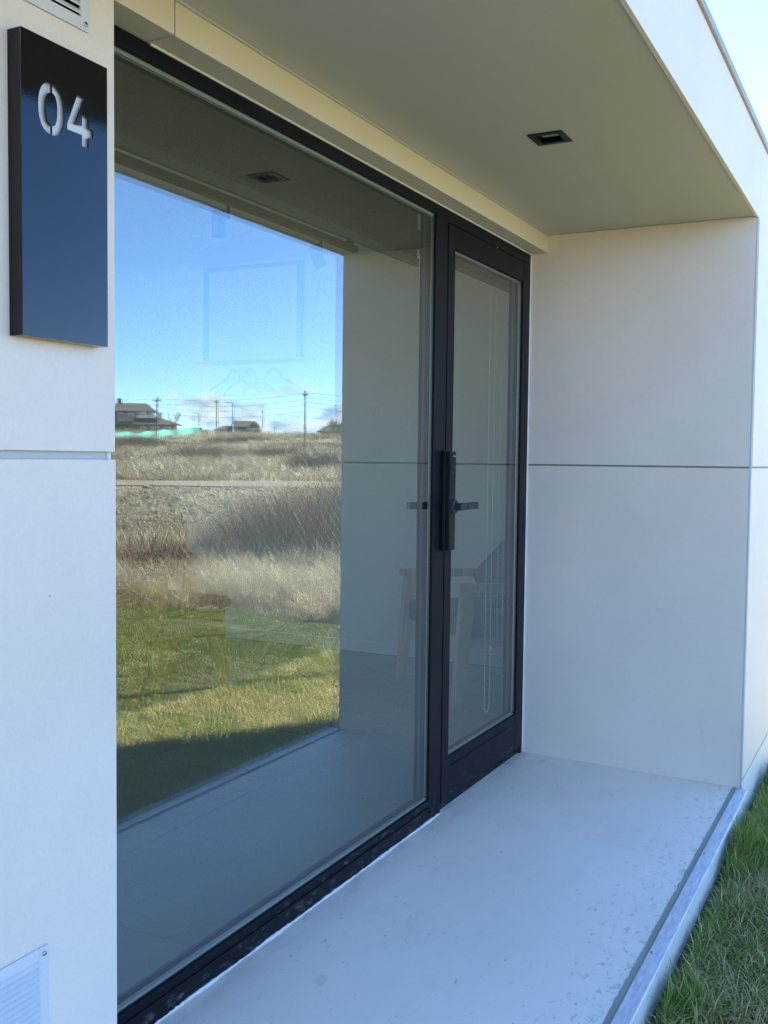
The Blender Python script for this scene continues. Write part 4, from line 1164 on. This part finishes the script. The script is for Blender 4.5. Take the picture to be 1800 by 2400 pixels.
# utility poles
poles = {}
def pole(az, r, el, label, rad=.085, lamp=0, white=True, arm=.38):
    c = P3(az, r); zg = float(hz(c.x, c.y)); zt = elz(el, r)
    o = empty('utility_pole', (c.x, c.y, zg), label, 'pole', 'utility poles on the bank and ridge')
    H_ = zt - zg
    if white:
        MB().tube([(0, 0, -.2), (0, 0, H_ * .30)], rad * 1.06, 10).build('white_foot', M_polewhite, o)
        MB().tube([(0, 0, H_ * .30), (0, 0, H_)], [rad, rad * .72], 10).build('shaft', M_timber, o)
    else:
        MB().tube([(0, 0, -.2), (0, 0, H_)], [rad * 1.1, rad * .75], 10).build('shaft', M_timber, o)
    T = Vector((math.sin(R(az)), math.cos(R(az)), 0))
    if arm:
        MB().tube([-T * arm + Vector((0, 0, H_ - .35)), T * arm + Vector((0, 0, H_ - .35))], .045, 6).build('cross_arm', M_timber, o)
        for s_ in (-.9, -.45, .45, .9):
            MB().tube([T * arm * s_ + Vector((0, 0, H_ - .33)), T * arm * s_ + Vector((0, 0, H_ - .20))], .035, 6).build('insulator', M_polewhite, o)
    if lamp:
        MB().tube([(0, 0, H_ - .1), -T * .6 + Vector((0, 0, H_ + .1)), -T * 1.1 + Vector((0, 0, H_ + .12))], .04, 6).build('lamp_arm', M_timber, o)
        m = MB().box(-.28, .28, -.12, .12, -.06, .06, b=.03); q = m.build('lamp_head', M_polewhite, o)
        q.location = -T * 1.3 + Vector((0, 0, H_ + .12)); q.rotation_euler = (0, 0, math.atan2(T.y, T.x))
    poles[(az, r)] = (c.x, c.y, zt)
    return (c.x, c.y, zt)
a1 = pole(39.87, 97, 3.24, 'pole with a white foot in front of the large timber house', .09)
a2 = pole(31.78, 92, 3.72, 'thick bare wooden pole standing lowest on the bank', .09, white=False, arm=.3)
b1 = pole(36.65, 170, 3.14, 'dark pole next to the low wing of the gabled house', .12, white=False)
b2 = pole(35.757, 190, 2.99, 'street lamp pole in front of the gabled house', .11, 1, arm=0)
b3 = pole(34.12, 220, 2.62, 'pole at the gable end of the dark house', .12)
pole(37.6, 230, 2.39, 'lamp pole behind the small flat hut', .11, 1, False, 0)
pole(39.25, 300, 2.33, 'short distant pole behind the bare tree', .13, 0, False)
pole(33.45, 330, 1.72, 'tiny distant pole on the open skyline', .13, 0, False)
a0 = pole(48.5, 108, 3.3, 'pole beyond the left end of the net fence', .12)
a3 = pole(21.5, 96, 3.7, 'pole farthest along the bank past the boulder', .13, white=False)
def cable(p, q, sag, label, drop0=0, drop1=0, rad=.013, off=0):
    p = Vector(p) - Vector((0, 0, drop0)); q = Vector(q) - Vector((0, 0, drop1))
    pts = [p.lerp(q, t) - Vector((0, 0, 4 * sag * t * (1 - t))) for t in np.linspace(0, 1, 14)]
    o = MB().tube(pts, rad, 4).build('overhead_cable', M_cable)
    props(o, label, 'cable', 'overhead cables along the ridge')
for nm, dr in (('top', .2), ('second', .75), ('third', 1.2), ('lowest', 1.75)):
    for (p, q, where) in ((a0, a1, 'towards the net fence end'), (a1, a2, 'between the large house and the thick pole'), (a2, a3, 'past the thick bare pole')):
        cable(p, q, .35 + dr * .12, '%s overhead cable of the near line, %s' % (nm, where), dr * .8, dr)
for (p, q, wh) in ((b1, b2, 'from the dark pole to the street lamp'), (b2, b3, 'from the street lamp to the gable end pole')):
    cable(p, q, .4, 'far overhead cable running %s' % wh, .3, .3, .02)
far_r = P3(27.0, 250); far_l = P3(45.0, 230)
cable(b3, (far_r.x, far_r.y, elz(2.25, 250)), .9, 'far overhead cable running from the gable end pole past the low house', .3, 0, .02)
cable((far_l.x, far_l.y, elz(2.9, 230)), b1, .8, 'far overhead cable running behind the large timber house', 0, .3, .02)

# bare trees
def bare_tree(az, r, H_, spread, label, dens=6, levels=4, seed=1):
    rnd = random.Random(seed)
    c = P3(az, r); zg = float(hz(c.x, c.y))
    o = empty('bare_tree', (c.x, c.y, zg), label, 'tree', 'bare trees on the ridge')
    tr_, cr_ = MB(), MB()
    def grow(p, d, L, rad, lev):
        q = p + d * L
        mb = tr_ if lev == 0 else cr_
        mb.tube([p, p.lerp(q, .5) + Vector((rnd.uniform(-.05, .05), rnd.uniform(-.05, .05), 0)) * L, q], [rad, rad * .8, rad * .6], 4 if lev else 6, caps=False)
        if lev >= levels: return
        for k in range(dens if lev else dens + 1):
            t = rnd.uniform(.35, 1)
            nd = (d + Vector((rnd.uniform(-1, 1), rnd.uniform(-1, 1), rnd.uniform(-.1, .9))) * spread).normalized()
            grow(p.lerp(q, t), nd, L * rnd.uniform(.5, .75), rad * .5, lev + 1)
    if dens > 4:
        for k in range(3):
            grow(Vector((rnd.uniform(-.4, .4), rnd.uniform(-.4, .4), -.2)), Vector((rnd.uniform(-.3, .3), rnd.uniform(-.3, .3), 1)).normalized(), H_ * .42, H_ * .017, 0)
    else: grow(Vector((0, 0, -.2)), Vector((.03, 0, 1)), H_ * .45, H_ * .018, 0)
    tr_.build('trunk', M_timber, o); cr_.build('crown', mat_twigtree, o)
mat_twigtree = mat_simple('grey_brown_twigs', (0.16, 0.125, 0.10), 0.9, 0.2)
bare_tree(38.9, 185, 4.9, .8, 'thin bare tree at the end of the large timber house', 4, 4, 3)
bare_tree(30.1, 205, 4.6, 1.0, 'dense bare bushy tree in front of the low house', 5, 4, 5)
bare_tree(37.2, 210, 2.2, .9, 'small bare shrub between the hut and the gabled house', 4, 3, 8)
bare_tree(29.0, 200, 4.8, 1.0, 'dense bare tree past the low house', 5, 4, 9)
